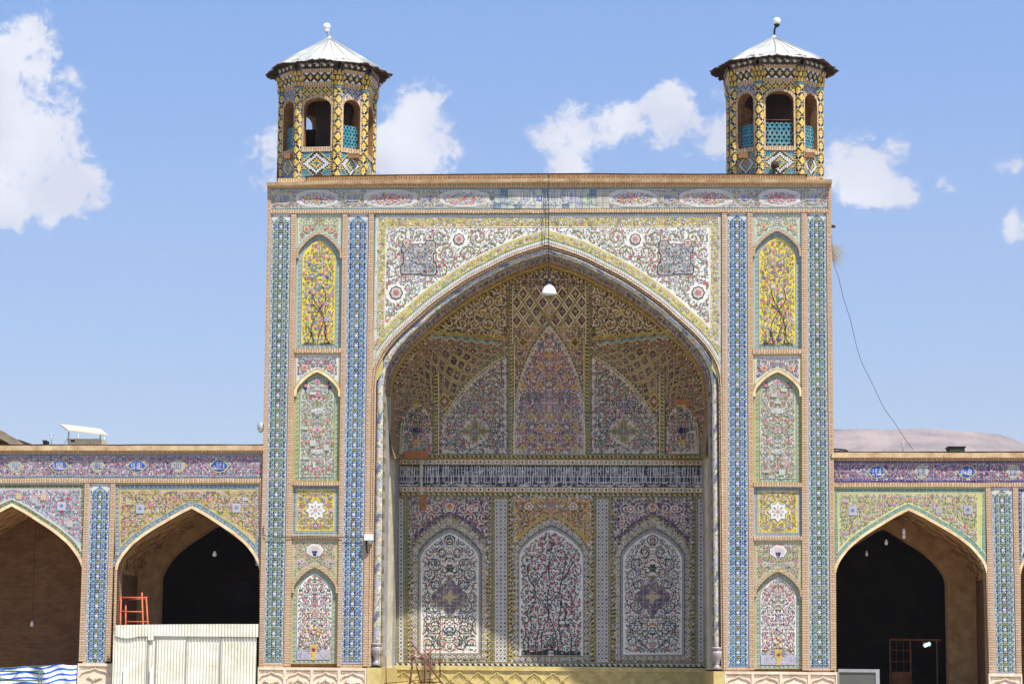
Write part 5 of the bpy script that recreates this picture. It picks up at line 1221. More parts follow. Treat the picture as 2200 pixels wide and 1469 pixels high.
# ================================================================== towers
BIT = ["KKKYYYKK", "WKYYYYYK", "KKKYOYKK", "KKYYYYYK", "YKKYYYKK", "YYKKYKKY", "YYYKKKYY", "OYYYKYYY", "YYYKWKYY", "YYKKKKKY", "YKKKWKKK"]
BC = dict(K=lin((26, 22, 26)), Y=lin((222, 190, 88)), W=lin((232, 230, 226)), O=lin((196, 120, 50)))
def tower(tx, z_e, z_a, label, screens, rot_):
    """eight-sided tiled turret; tx pixel centre"""
    Yc = 1.8; c0 = V3(tx, 300, Yc); cx = c0.x
    Zf = lambda y: at(tx, y, Yc-1.33)[2]          # heights read on the front face
    zb = 14.9 if False else at(tx, 400, Yc)[2]-.6
    root = empty('roof_tower', (cx, Yc, zb), label, 'tower')
    h1, h2 = .60, 1.28
    vts = [(-h1, -h2), (h1, -h2), (h2, -h1), (h2, h1), (h1, h2), (-h1, h2), (-h2, h1), (-h2, -h1)]
    cr_, sr_ = math.cos(rot_), math.sin(rot_); vts = [(a*cr_-b_*sr_, a*sr_+b_*cr_) for a, b_ in vts]
    zk = dict(base=z_e['base'], p0=z_e['p0'], p1=z_e['p1'], sill=z_e['sill'], scr=z_e['scr'], spr=z_e['spr'], top=z_e['top'], col=z_e['col'], fr0=z_e['fr0'], fr1=z_e['fr1'], bw=z_e['bw'], eave=z_e['eave'])
    z = {k: Zf(v) for k, v in zk.items()}
    for fi in range(8):
        (xa, ya), (xb, yb) = vts[fi], vts[(fi+1) % 8]; w = math.hypot(xb-xa, yb-ya); ux, uy = (xb-xa)/w, (yb-ya)/w; nx, ny = uy, -ux
        mx_, my_ = (xa+xb)/2, (ya+yb)/2
        def P(u, zz, d=0.0): return (cx+mx_+ux*u+nx*d, Yc+my_+uy*u+ny*d, zz)
        mb = MB('brick_courses'); iw = w/2-.125; ow = w/2-.26 if fi % 2 else w/2-.24
        ow = iw-.065
        def quad(u0, u1, z0, z1, d, c_=None, mat='mosaic_tile'): mb.face([P(u0, z0, d), P(u1, z0, d), P(u1, z1, d), P(u0, z1, d)], c_, mat)
        T_ = .30
        # arch opening as strips
        n = 12; ap = [(-ow, z['sill']), (-ow, z['spr'])] + [(-ow*math.cos(math.pi*i/n), z['spr']+(z['top']-z['spr'])*math.sin(math.pi*i/n)**.8) for i in range(1, n)] + [(ow, z['spr']), (ow, z['sill'])]
        ring = [(u*(1+.07/ow) if abs(u) > 1e-3 else u, zz+(.07 if zz > z['spr'] else 0)) for u, zz in ap]
        for (u0, z0), (u1, z1) in zip(ring, ring[1:]):
            if u1 > u0+1e-4: mb.face([P(u0, z0, 0), P(u1, z1, 0), P(u1, z['col']+.05, 0), P(u0, z['col']+.05, 0)], C['gold'] if fi % 2 == 0 else C['grey'], 'mosaic_tile')
        for (p, q), (r_, s_) in zip(zip(ap, ap[1:]), zip(ring, ring[1:])):
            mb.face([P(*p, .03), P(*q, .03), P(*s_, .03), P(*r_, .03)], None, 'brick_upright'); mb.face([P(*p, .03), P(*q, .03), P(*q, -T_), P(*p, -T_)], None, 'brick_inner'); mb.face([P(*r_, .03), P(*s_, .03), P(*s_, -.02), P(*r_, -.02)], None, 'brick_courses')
        # jamb walls both sides
        for s in (-1, 1):
            u0, u1 = sorted((s*(ow+.068), s*(w/2+.02))); mb.face([P(u0, z['base']-.5, 0), P(u1, z['base']-.5, 0), P(u1, z['col']+.1, 0), P(u0, z['col']+.1, 0)], C['turq'], 'mosaic_tile')
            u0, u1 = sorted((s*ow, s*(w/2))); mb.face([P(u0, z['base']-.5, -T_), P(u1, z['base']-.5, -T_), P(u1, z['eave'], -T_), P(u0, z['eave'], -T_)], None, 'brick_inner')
            uu = s*(ow+.04); k = 0; zz = z['p0']-.1
            while zz < z['spr']: mb.face([P(uu-.03, zz, .02), P(uu+.03, zz, .02), P(uu+.03, zz+.035, .02), P(uu-.03, zz+.035, .02)], [lin((214, 176, 150)), C['black']][k % 2], 'mosaic_tile'); zz += .036; k += 1
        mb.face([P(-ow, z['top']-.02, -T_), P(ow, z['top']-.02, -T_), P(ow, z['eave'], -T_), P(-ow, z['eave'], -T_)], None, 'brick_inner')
        # net over the arch
        st = .055; iu = int((iw)/st)
        for i in range(-iu, iu+1):
            for j in range(12):
                u, zz = i*st, z['top']-.3+j*.055
                rad = 1e9 if zz < z['spr'] else math.hypot(u/(ow+.09), (zz-z['spr'])/(z['top']-z['spr']+.09))
                if rad > 1.04 and zz < z['col']+.03 and abs(u) < iw and rad < 1e8:
                    k = (i+j) % 4 == 0 or (i-j) % 4 == 0; mb.face([P(u-.026, zz-.026, .006), P(u+.026, zz-.026, .006), P(u+.026, zz+.026, .006), P(u-.026, zz+.026, .006)], C['black'] if k else (BC['Y'] if fi % 2 == 0 and (i*j) % 2 == 0 else C['grey'] if fi % 2 else BC['K']), 'mosaic_tile')
        # lower panel with stepped lozenge
        quad(-iw, iw, z['base']-.5, z['p1'], 0, C['turq'])
        nc = 17; nr_ = 15; cw, ch = 2*(iw-.02)/nc, (z['p1']-z['p0'])/nr_
        for i in range(nc):
            for j in range(nr_):
                a_, b_ = abs(i-8), abs(j-7); d_ = a_+b_*1.05
                c_ = C['turq'] if d_ < 1.5 else BC['Y'] if d_ < 3.4 else BC['K'] if d_ < 5 else BC['W'] if d_ < 7.2 else BC['K'] if d_ < 8.6 else BC['Y'] if d_ < 10.2 else None
                if c_: u0, z0 = -iw+.02+cw*i, z['p0']+ch*j; mb.face([P(u0+.004, z0+.004, .012), P(u0+cw-.004, z0+.004, .012), P(u0+cw-.004, z0+ch-.004, .012), P(u0+.004, z0+ch-.004, .012)], vary(c_, .1), 'mosaic_tile')
        # sill
        Q = [P(-iw, z['p1'], .03), P(iw, z['p1'], .03), P(iw, z['sill'], .03), P(-iw, z['sill'], .03)]; mb.solid(Q, [P(-iw, z['p1'], -T_), P(iw, z['p1'], -T_), P(iw, z['sill'], -T_), P(-iw, z['sill'], -T_)], None, 'brick_upright')
        # frieze above
        def bandz(z0, z1, d0, d1, c_, mat='mosaic_tile'): mb.face([P(-w/2-.0, z0, d0), P(w/2, z0, d0), P(w/2*(1+.1*d1), z1, d1), P(-w/2*(1+.1*d1), z1, d1)], c_, mat)
        bandz(z['col'], z['fr0'], .0, .05, None, 'brick_upright'); bandz(z['fr0'], z['fr1'], .05, .12, BC['K']); bandz(z['fr1'], z['bw']-.12, .12, .15, None, 'brick_upright'); bandz(z['bw']-.12, z['eave']+.1, .12, .2, BC['K'])
        nd = 5 if fi % 2 == 0 else 4; dw = (w-.1)/nd; zm = (z['fr0']+z['fr1'])/2; hh = (z['fr1']-z['fr0'])/2
        for k in range(nd):
            u = -w/2+.05+dw*(k+.5)
            for sc_, cc_, dd in ((.62, BC['Y'], .10), (.3, BC['K'], .106), (.2, BC['W'], .112)):
                mb.face([P(u-dw/2*sc_, zm, dd), P(u, zm-hh*sc_*.9, dd-.02), P(u+dw/2*sc_, zm, dd), P(u, zm+hh*sc_*.9, dd+.02)], cc_, 'mosaic_tile')
            for s in (-1, 1):
                uu = u+dw/2; 
                if uu < w/2-.05: mb.face([P(uu-dw*.34, zm+s*hh*.97, .088+s*.035), P(uu, zm+s*hh*.42, .09+s*.016), P(uu+dw*.34, zm+s*hh*.97, .088+s*.035)], BC['W'], 'mosaic_tile')
            z1 = z['bw']-.02; mb.face([P(u-dw*.3, z1, .17), P(u, z1-.05, .165), P(u+dw*.3, z1, .17), P(u, z1+.05, .175)], BC['W'], 'mosaic_tile')
            mb.face([P(u-dw*.5, z1+.06, .18), P(u-dw*.25, z1+.02, .172), P(u, z1+.06, .18), P(u-dw*.25, z1+.1, .185)], C['grey'], 'mosaic_tile')
        o = mb.build('wall_panel', root)
        # lattice screen
        if fi in screens:
            sm = MB('mosaic_tile'); s0, s1 = z['sill'], z['scr']; nh = 6 if fi % 2 == 0 else 5; hx = 2*ow/nh; hz = hx*.86; j = 0; zz = s0+hz*.5
            while zz < s1:
                for i in range(nh+1):
                    u = -ow+hx*(i+(.5 if j % 2 else 0))
                    if u > ow-.02 or u < -ow+.02: continue
                    ro, ri = hx*.60, hx*.30
                    for k in range(6):
                        a0, a1 = math.pi/3*k+math.pi/6, math.pi/3*(k+1)+math.pi/6
                        cl_ = lambda v: max(-ow+.002, min(ow-.002, v))
                        pts = [(u+ri*math.cos(a0), zz+ri*math.sin(a0)), (cl_(u+ro*math.cos(a0)), zz+ro*math.sin(a0)), (cl_(u+ro*math.cos(a1)), zz+ro*math.sin(a1)), (u+ri*math.cos(a1), zz+ri*math.sin(a1))]
                        dz = -.10 - ((i+j) % 3)*.002 - k*.0003
                        F = [P(p, q, dz) for p, q in pts]; B_ = [P(p, q, dz-.05) for p, q in pts]; sm.face(F, vary(C['turq'], .12), 'mosaic_tile'); sm.face([F[0], F[3], B_[3], B_[0]], vary(C['turq'], .1), 'mosaic_tile')
                zz += hz; j += 1
            if fi == 0 and len(screens) > 4: sm.tube([P(-ow, s1+.05, -.1), P(ow, s1+.05, -.1)], .012, 'rusty_pipe')
            sm.build('lattice_screen', root)
    # corner shafts with pixel-like mosaic and honeycomb capitals
    for (vx, vy) in vts:
        mb = MB('mosaic_tile'); r_ = .135; a0 = math.atan2(vy, vx); z0, z1 = z['base']-.5, z['col']; st = .034; j = 0; zz = z0; nsg = 14
        while zz < z1:
            for k in range(nsg):
                a, b_ = a0-1.7+3.4*k/nsg, a0-1.7+3.4*(k+1)/nsg
                ch = BIT[j % 11][(k+1) % 8]
                q = [(cx+vx*.97+r_*math.cos(t), Yc+vy*.97+r_*math.sin(t)) for t in (a, b_)]
                mb.face([(*q[0], zz), (*q[1], zz), (*q[1], min(z1, zz+st)), (*q[0], min(z1, zz+st))], vary(BC[ch], .12), 'mosaic_tile')
            zz += st; j += 1
        mb.build('corner_shaft', root)
        cp = MB('mosaic_tile'); z0, z1 = z['col'], z['fr1']+.06; n_ = 6
        prof_ = [(r_*1.04, z0-.05), (r_*1.12, z0), (r_*1.2, lerp(z0, z1, .4)), (r_*1.55, z1), (r_*1.55, z1+.04)]
        cp.lathe((cx+vx*.97, Yc+vy*.97, 0), prof_, 'mosaic_tile', BC['K'], 18)
        cp.lathe((cx+vx*.97, Yc+vy*.97, 0), [(r_*1.06, z0-.06), (r_*1.16, z0-.03), (r_*1.14, z0)], 'mosaic_tile', C['turq'], 18)
        for row in range(3):
            zz = z0+.02+(z1-z0)*row/3; hh = (z1-z0)/3*.86; t = row/3; rr = r_*(1.16+.36*t**1.6)+.012
            for k in range(6):
                a = a0-1.75+3.5*(k+(.5 if row % 2 else 0))/6; da = .21
                pt = lambda aa, z_, e=0: (cx+vx*.97+(rr+e)*math.cos(aa), Yc+vy*.97+(rr+e)*math.sin(aa), z_)
                cp.face([pt(a-da, zz), pt(a+da, zz), pt(a+da, zz+hh*.7, .02), pt(a, zz+hh, .04), pt(a-da, zz+hh*.7, .02)], vary(lin((206, 170, 60)), .12), 'mosaic_tile')
        cp.build('honeycomb_capital', root)
    # roof
    za = at(tx, z_a, Yc)[2]; zE = at(tx, z_e['edge'], Yc-1.82)[2]; Re = 1.9
    ev = [(a*Re/1.48*1.0, b_*Re/1.48*1.0) for a, b_ in vts]; ev = [(math.cos(math.pi/8+math.pi/4*k-math.pi*5/8-math.pi/8+math.pi/8)*1.9, math.sin(math.pi/8+math.pi/4*k-math.pi*5/8-math.pi/8+math.pi/8)*1.9) for k in range(8)]
    rf = MB('roof_sheet')
    for k in range(8):
        (xa, ya), (xb, yb) = ev[k], ev[(k+1) % 8]; f_ = .985
        base = [Vector((cx+xa*f_, Yc+ya*f_, zE+.035)), Vector((cx+xb*f_, Yc+yb*f_, zE+.035))]; apex = Vector((cx, Yc, za))
        rf.face([tuple(base[0]), tuple(base[1]), tuple(apex)], None, 'roof_sheet')
        for t in (0.33, .66):
            p = base[0].lerp(base[1], t); rf.tube([p+Vector((0, 0, .012)), p.lerp(apex, .985)+Vector((0, 0, .012))], .009, 'grey_metal', None, 4)
        rf.tube([base[0]+Vector((0, 0, .01)), apex+Vector((0, 0, .01))], .022, 'grey_metal', None, 5)
    rf.lathe((cx, Yc, za-.04), [(.09, 0), (.06, .05), (.03, .1)], 'roof_sheet', None, 10)
    ro = rf.build('roof', root)
    evm = MB('old_wood')
    for k in range(8):
        (xa, ya), (xb, yb) = ev[k], ev[(k+1) % 8]; nn = 15
        for i in range(nn):
            t0, t1 = i/nn, (i+1)/nn-.006; o_ = 1+rnd.uniform(-.02, .035); dz = rnd.uniform(-.015, .02)
            q0 = Vector((lerp(xa, xb, t0)*o_, lerp(ya, yb, t0)*o_, 0)); q1 = Vector((lerp(xa, xb, t1)*o_, lerp(ya, yb, t1)*o_, 0)); c_ = Vector((cx, Yc, zE+dz))
            i0, i1 = q0*.62, q1*.62; rise = Vector((0, 0, .26)); th = Vector((0, 0, .03))
            evm.solid([tuple(c_+q0), tuple(c_+q1), tuple(c_+i1+rise*.5), tuple(c_+i0+rise*.5)], [tuple(c_+q0+th), tuple(c_+q1+th), tuple(c_+i1+rise*.5+th), tuple(c_+i0+rise*.5+th)], None, 'old_wood')
            if i % 2 == 0: evm.tube([tuple(c_+q0*.99+Vector((0, 0, -.02))), tuple(c_+q0*.66+rise*.42)], .022, 'old_wood', None, 5)
    evm.build('eave_boards', root)
    # floor and brick skirt
    fk = MB('brick_upright')
    fk.box((cx-1.22, Yc-1.5, zb-.3), (cx+1.22, Yc+1.5, z['base']-.02), None, 'brick_upright'); fk.box((cx-1.1, Yc-1.1, z['sill']-.3), (cx+1.1, Yc+1.1, z['sill']-.15), None, 'brick_inner')
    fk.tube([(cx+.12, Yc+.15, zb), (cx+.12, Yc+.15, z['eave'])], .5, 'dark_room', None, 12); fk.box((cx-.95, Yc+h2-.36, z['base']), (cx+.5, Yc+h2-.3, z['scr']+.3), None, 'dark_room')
    fk.build('skirt', root)
    return root, Vector((cx, Yc, za)), z
TL, apL, zL = tower(703, dict(base=384, p0=376, p1=325, sill=315, scr=262, spr=232, top=210, col=186, fr0=176, fr1=157, bw=141, eave=136, edge=130.5), 82,
                'left tower of the gateway roof, its front opening open and dark', (1, 7, 3, 5), R(-5))
TR, apR, zR = tower(1664, dict(base=381, p0=373, p1=323, sill=313, scr=259, spr=219, top=195, col=177, fr0=168, fr1=148, bw=132, eave=127, edge=121.5), 80,
                'right tower of the gateway roof, its front opening half closed by a turquoise lattice', (0, 1, 7, 3, 5), R(4))
# ================================================================== lamps and roof things
def globe_lamp(ap, px, py, r, lean, label):
    t = empty('globe_lamp', ap, label, 'lamp', 'globe lamps on the tower roofs'); g_ = V3(px, py, ap.y)
    m_ = MB('grey_metal'); m_.tube([ap-Vector((0, 0, .05)), ap.lerp(g_, .5)+Vector((lean, 0, 0)), g_-Vector((0, 0, r*.9))], .03, 'dark_metal' if lean else 'grey_metal'); m_.lathe(g_-Vector((0, 0, r*1.55)), [(.05, 0), (.075, .03), (.09, .07), (.07, .1)], 'white_plastic' if not lean else 'dark_metal', None, 14); m_.build('stem', t)
    b_ = MB('globe_glass'); b_.lathe(g_, [(r*math.sin(math.pi*i/10), -r*math.cos(math.pi*i/10)) for i in range(11)], 'globe_glass', None, 20); b_.build('globe', t)
globe_lamp(apL, 702, 58, .115, 0, 'white globe lamp on a short pale stem on the left tower')
globe_lamp(apR, 1669, 46, .115, -.02, 'white globe lamp on a taller bent dark stem on the right tower')

def simple(name, label, cat, mb, group=None, o=None):
    ob = mb.build(name); return tag(ob, label, cat, group)
# hanging lamp in front of the arch and its two wires
Yl = -.32
t = empty('pendant_lamp', V3(1179, 634, Yl), 'white dome lamp with black top hanging in the apex of the great arch', 'lamp')
c_ = V3(1179.5, 632, Yl)
m_ = MB('white_plastic'); m_.lathe(c_, [(.222, 0), (.225, .012), (.205, .06), (.185, .12), (.15, .19), (.1, .24), (.065, .27), (.06, .31)], 'white_plastic', None, 28); m_.lathe(c_+Vector((0, 0, .008)), [(.21, 0), (.18, .11), (.1, .22), (0, .25)], 'white_plastic', None, 24); m_.build('lamp_shade', t)
m_ = MB('dark_metal'); m_.lathe(c_, [(.06, .30), (.115, .31), (.125, .33), (.125, .36), (.105, .375), (.095, .38), (.095, .44), (.05, .455), (0, .46)], 'dark_metal', None, 20); m_.tube([c_+Vector((0, 0, .45)), c_+Vector((.03, 0, .5)), c_+Vector((-.02, 0, .53))], .015, 'dark_metal'); m_.build('lamp_housing', t)
m_ = MB('cable_rubber')
m_.tube([V3(1178.2, 376, -.2), V3(1178.4, 460, -.24), V3(1178.6, 540, Yl), V3(1179, 600, Yl)], .011, 'cable_rubber'); m_.tube([V3(1178, 382, .1), V3(1178.2, 376, -.2)], .011, 'cable_rubber')
m_.build('cable', t)
m_ = MB('cable_rubber'); m_.tube([V3(1171.5, 430, -.07), V3(1172.5, 470, -.08), V3(1170, 515, -.1), V3(1169.5, 530, -.1)], .008, 'cable_rubber'); simple('thin_cable', 'short thin wire beside the pendant lamp cable above the arch tip', 'cable', m_)
# wire running across the left bay below the square panel
m_ = MB('cable_rubber'); m_.tube([V3(x, y, -.07) for x, y in ((566, 1128), (567, 1150), (600, 1153.5), (660, 1151.5), (720, 1153), (784, 1154))], .011, 'cable_rubber'); simple('electric_cable', 'thin dark cable strung across the left bay to the white floodlight box', 'cable', m_)
# floodlight box and dome camera
t = empty('security_light', V3(791, 1158, -.2), 'white box light with a lens on the left jamb of the great arch', 'light'); m_ = MB('white_plastic')
a = V3(783, 1147, -.2); b_ = V3(801, 1160, -.2); m_.box((a.x, -.22, b_.z), (b_.x, -.03, a.z), None, 'white_plastic'); m_.build('body', t)
m_ = MB('grey_metal'); c_ = V3(795, 1163, -.15); m_.lathe(c_, [(.0, -.09), (.05, -.07), (.075, -.02), (.08, .05)], 'grey_metal', None, 16); m_.tube([V3(787, 1160, -.1), V3(787, 1174, -.06), V3(789, 1188, -.05)], .02, 'old_wood'); m_.build('lens', t)
t = empty('dome_camera', V3(560, 918, 0), 'silver dome camera on the left edge of the gateway above the arcade roof', 'camera'); c_ = V3(560, 924, .05); m_ = MB('grey_metal')
m_.lathe(c_, [(.085, .02), (.095, .06), (.095, .2), (.05, .22), (0, .225)], 'grey_metal', None, 18); m_.tube([c_+Vector((0, 0, .15)), c_+Vector((.14, 0, .17))], .025, 'grey_metal'); m_.build('housing', t); m_ = MB('beige_sheet'); m_.lathe(c_, [(.0, -.075), (.045, -.06), (.075, -.02), (.085, .02)], 'beige_sheet', None, 16); m_.build('lens', t)
# small things on the towers
c_ = V3(1665, 356, .35); m_ = MB('dark_metal'); m_.lathe(c_, [(0, -.1), (.09, -.06), (.12, .02), (.1, .1), (.04, .14)], 'old_wood', None, 10); m_.tube([c_+Vector((0, 0, .1)), c_+Vector((0, .15, .16))], .03, 'old_wood'); m_.tube([c_-Vector((.02, 0, .08)), c_-Vector((.04, -.1, .22))], .02, 'old_wood')
simple('old_floodlight', 'rusty dark floodlight at the foot of the right tower', 'light', m_)
c_ = V3(687, 377, .35); m_ = MB('old_wood'); m_.box((c_.x-.06, .3, c_.z-.04), (c_.x+.07, .42, c_.z+.05), None, 'old_wood'); m_.box((c_.x-.03, .28, c_.z-.08), (c_.x+.03, .31, c_.z-.03), None, 'old_wood'); m_.tube([c_, c_+Vector((0, .1, -.1))], .02, 'dark_metal')
simple('junction_box', 'small brown box at the foot of the left tower', 'box', m_)
m_ = MB('dark_metal'); m_.tube([V3(597, 388, .6), V3(597, 350, .6)], .03, 'dark_metal'); m_.tube([V3(597, 352, .6), V3(599, 350, .6)], .04, 'dark_metal'); simple('vent_pipe', 'dark upright pipe beside the left tower', 'pipe', m_)
# roof wire, straw and spout on the right edge
m_ = MB('cable_rubber'); pts = [(1787, 505), (1789, 560), (1800, 590), (1812, 640), (1828, 690), (1838, 735), (1850, 775), (1862, 800), (1876, 828), (1884, 845), (1900, 878), (1920, 905), (1941, 938), (1962, 966)]
m_.tube([V3(x, y, .6+.15*i) for i, (x, y) in enumerate(smooth2(pts, 2))][::1], .007, 'cable_rubber', None, 5); simple('loose_wire', 'long loose wire sagging from the gateway edge to the right arcade roof', 'cable', m_)
m_ = MB('dry_straw')
for i in range(120):
    a = V3(1787+rnd.uniform(0, 2), rnd.uniform(525, 560), rnd.uniform(.2, .9)); ln = rnd.uniform(.15, .5); d_ = Vector((rnd.uniform(.1, .85), rnd.uniform(-.3, .3), rnd.uniform(-1.0, .35))).normalized()
    m_.tube([a, a+d_*ln*.5+Vector((0, 0, rnd.uniform(-.03, .05))), a+d_*ln+Vector((.02, 0, -.07))], [.0035, .003, .001], 'dry_straw', None, 3, False)
tag(simple('dry_weed', 'tuft of dry straw growing from the right edge of the gateway', 'weed', m_))
m_ = MB('old_wood'); a = V3(1784, 486, .3); m_.tube([a, a+Vector((.14, 0, -.01))], [.05, .04], 'old_wood', None, 12); m_.tube([a+Vector((.13, 0, -.01)), a+Vector((.145, 0, -.012))], [.045, .02], 'dark_metal', None, 12); simple('rain_spout', 'short round spout sticking out near the top right of the gateway', 'spout', m_)

# things on the left roof
Yq = 4.0; t = empty('roof_shelter', V3(182, 955, Yq), 'cream sheet canopy on thin posts over a low box on the left roof', 'shelter')
m_ = MB('beige_sheet'); q = [V3(128, 911, Yq-.6), V3(214, 921, Yq-.6), V3(231, 934, Yq+.9), V3(145, 922, Yq+.9)]; q = [V3(129, 910.5, Yq), V3(216, 920.5, Yq), V3(231, 933.5, Yq-.9), V3(146, 923, Yq-.9)]
m_.solid([tuple(p) for p in q], [tuple(p-Vector((0, 0, .04))) for p in q], None, 'beige_sheet'); m_.build('canopy', t)
m_ = MB('beige_sheet'); a, b_ = V3(145.5, 942, Yq-.5), V3(215.5, 960, Yq-.5); m_.box((a.x, Yq-.5, b_.z-.2), (b_.x, Yq+.4, a.z), None, 'beige_sheet'); m_.box((a.x+.1, Yq-.52, a.z-.1), (a.x+.22, Yq-.5, a.z-.04), None, 'old_wood'); m_.build('box', t)
for x, dy in ((147, -.5), (152.5, .35), (209, .35), (215, -.5)):
    m_ = MB('grey_metal'); p = V3(x, 950, Yq-.5); m_.tube([(p.x, Yq+dy, p.z), (p.x, Yq+dy, V3(x, 924.5+(x-147)*.12, Yq-.5).z)], .018, 'grey_metal'); m_.build('post', t)
m_ = MB('grey_metal'); m_.tube([V3(147, 940, Yq-.5), V3(137, 953, Yq-.6)], .01, 'grey_metal'); m_.build('brace', t)
def antenna(px, pytop, pybase, Y, w, label):
    m_ = MB('grey_metal'); a = V3(px, pybase+6, Y); b_ = V3(px, pytop, Y); m_.tube([a, b_], .014, 'grey_metal'); c_ = V3(px, pytop+5, Y)
    for k in range(5): m_.tube([c_+Vector((-w*(.5-.08*k), -.2+.1*k, .01*k)), c_+Vector((w*(.5-.08*k), -.2+.1*k, .01*k))], .006, 'grey_metal', None, 5)
    m_.tube([c_+Vector((0, -.25, 0)), c_+Vector((0, .25, .04))], .009, 'grey_metal'); simple('roof_antenna', label, 'antenna', m_, 'aerials on the roofs')
antenna(110.5, 930, 952, 3.0, .17, 'thin television aerial on the left roof beside the canopy'); antenna(1940, 948, 968, 3.0, .14, 'thin television aerial on the right roof below the mountain')
m_ = MB('dark_metal'); a, b_ = V3(94, 947, 2.5), V3(102, 955, 2.5); m_.box((a.x, 2.4, b_.z), (b_.x, 2.7, a.z), None, 'dark_metal'); m_.tube([(a.x-.02, 2.35, a.z), (b_.x+.02, 2.35, a.z)], .012, 'dark_metal'); simple('roof_vent', 'small black vent standing on the left roof edge', 'vent', m_)
# old ridge roof peeking over the left
m_ = MB('roof_earth'); Yd = 11; pr = [(-40, 910), (0, 923), (10, 928), (22, 936), (34, 942), (48, 952), (60, 962)]
for (x0_, y0_), (x1_, y1_) in zip(pr, pr[1:]):
    a, b_ = V3(x0_, y0_, Yd), V3(x1_, y1_, Yd); m_.solid([tuple(a), tuple(b_), (b_.x, Yd, b_.z-.28), (a.x, Yd, a.z-.28)], [(a.x, Yd+3, a.z-.3), (b_.x, Yd+3, b_.z-.3), (b_.x, Yd+3, b_.z-.6), (a.x, Yd+3, a.z-.6)], None, 'roof_earth')
a = V3(-40, 950, Yd+.6); b_ = V3(40, 975, Yd+.6); m_.box((a.x, Yd+.6, b_.z-.5), (b_.x, Yd+2.4, a.z+.1), None, 'old_wood')
simple('old_roof', 'grey weathered sloping roof end beyond the far left of the arcade', 'roof', m_)
# right roof
t = empty('metal_box', V3(2055, 972, 2.2), 'rusty dark metal box with louvres on the right roof', 'box'); m_ = MB('old_wood'); a, b_ = V3(2038, 958.5, 2.2), V3(2073, 976, 2.2); m_.box((a.x, 2.2, b_.z), (b_.x, 2.8, a.z-.03), None, 'old_wood'); m_.box((a.x-.03, 2.15, a.z-.03), (b_.x+.03, 2.85, a.z), None, 'dark_metal'); m_.build('body', t)
m_ = MB('dark_metal')
for k in range(9): x = lerp(a.x+.05, b_.x-.05, k/8); m_.box((x-.012, 2.175, a.z-.15), (x+.012, 2.199, a.z-.05), None, 'green_paint')
m_.build('louvre', t)
m_ = MB('cable_rubber'); c_ = V3(1803, 972, .35)
for k in range(6): m_.tube([c_+Vector(((.16+.02*k)*math.cos(i*.52), .1*math.sin(i*.52)+.02*k, .035*math.sin(i*.52+k)+.02*k)) for i in range(13)], .011, 'cable_rubber', None, 5)
simple('cable_coil', 'coil of black cable lying on the right roof against the gateway', 'cable', m_)
m_ = MB('cable_rubber'); m_.tube([V3(1789, 990, .02), V3(1800, 1012, .0), V3(1808, 1035, -.01)], .008, 'cable_rubber', None, 5); simple('hanging_cable', 'short dark wire hanging down the purple frieze beside the gateway', 'cable', m_)
m_ = MB('old_wood'); c_ = V3(2107, 969, .25); m_.box((c_.x-.13, .2, c_.z-.05), (c_.x+.08, .3, c_.z-.01), None, 'old_wood'); m_.box((c_.x-.07, .15, c_.z-.14), (c_.x-.03, .2, c_.z-.01), None, 'old_wood'); simple('iron_bracket', 'small rusty bracket on the ledge right of the metal box', 'bracket', m_)

# ================================================================== things in the arches
def bulb(px, py, Y, ztop, n_, label, size=1.0):
    t = empty('hanging_bulb', V3(px, py, Y), label, 'lamp', 'bare bulbs hanging in the arcade'); c_ = V3(px, py, Y); m_ = MB('cable_rubber'); m_.tube([c_+Vector((0, 0, .1*size)), Vector((c_.x, Y, ztop))], .006, 'cable_rubber', None, 5); m_.build('cord', t)
    m_ = MB('white_plastic')
    for k in range(n_): m_.lathe(c_+Vector((0, 0, .13*k)), [(0, -.06), (.035*size, -.05), (.052*size, -.01), (.05*size, .03), (.028*size, .065), (.026*size, .1)], 'white_plastic', None, 12)
    m_.build('bulb', t)
zap = at(412, 1100, .5)[2]
bulb(461, 1191, 1.2, zap-.35, 1, 'bare white bulb hanging in the arch above the white sheet fence', 1.2)
bulb(68.5, 1341, 1.4, at(25, 1110, 1.4)[2], 1, 'small bulb on a long cord in the far left arch'); bulb(1942, 1152, .9, at(1952, 1104, .9)[2], 2, 'brightest bulb near the tip of the right arch')
bulb(1904, 1166, 1.6, at(1952, 1110, 1.6)[2], 1, 'middle one of the three bulbs in the right arch'); bulb(1862, 1190, 2.4, at(1952, 1120, 2.4)[2], 1, 'dim lowest bulb in the dark of the right arch', .8)

# white corrugated fence
FX0, FX1 = V3(246, 1400, -.25).x, V3(553, 1400, -.25).x
t = empty('sheet_fence', (( FX0+FX1)/2, -.25, 0), 'white corrugated metal sheet fence closing the arch left of the gateway', 'fence')
def corr(px0, px1, top, bot, Y, amp=.014, pit=.088):
    mb = MB('white_sheet'); a, b_ = V3(px0, 1400, Y).x, V3(px1, 1400, Y).x; n = int((b_-a)/pit*6); prev = None
    for i in range(n+1):
        x = lerp(a, b_, i/n); k = i/n; y = Y + amp*math.sin(2*math.pi*(x-a)/pit); zt_, zb_ = top(k), bot(k); cur = ((x, y, zt_), (x, y, zb_))
        if prev: mb.face([prev[1], cur[1], cur[0], prev[0]], None, 'white_sheet', True)
        prev = cur
    return mb
zt0, zt1 = V3(247, 1342, -.3).z, V3(553, 1340, -.3).z; zB = lambda py: V3(400, py, -.3).z
m_ = corr(247, 554, lambda k: lerp(zt0, zt1, k)+.012*math.sin(k*3), lambda k: zB(1366 if k > .27 else 1367 if k < .23 else 1375) - (.06*math.sin(math.pi*min(1, k/.16)) if k < .16 else 0), -.32); m_.build('upper_sheet', t)
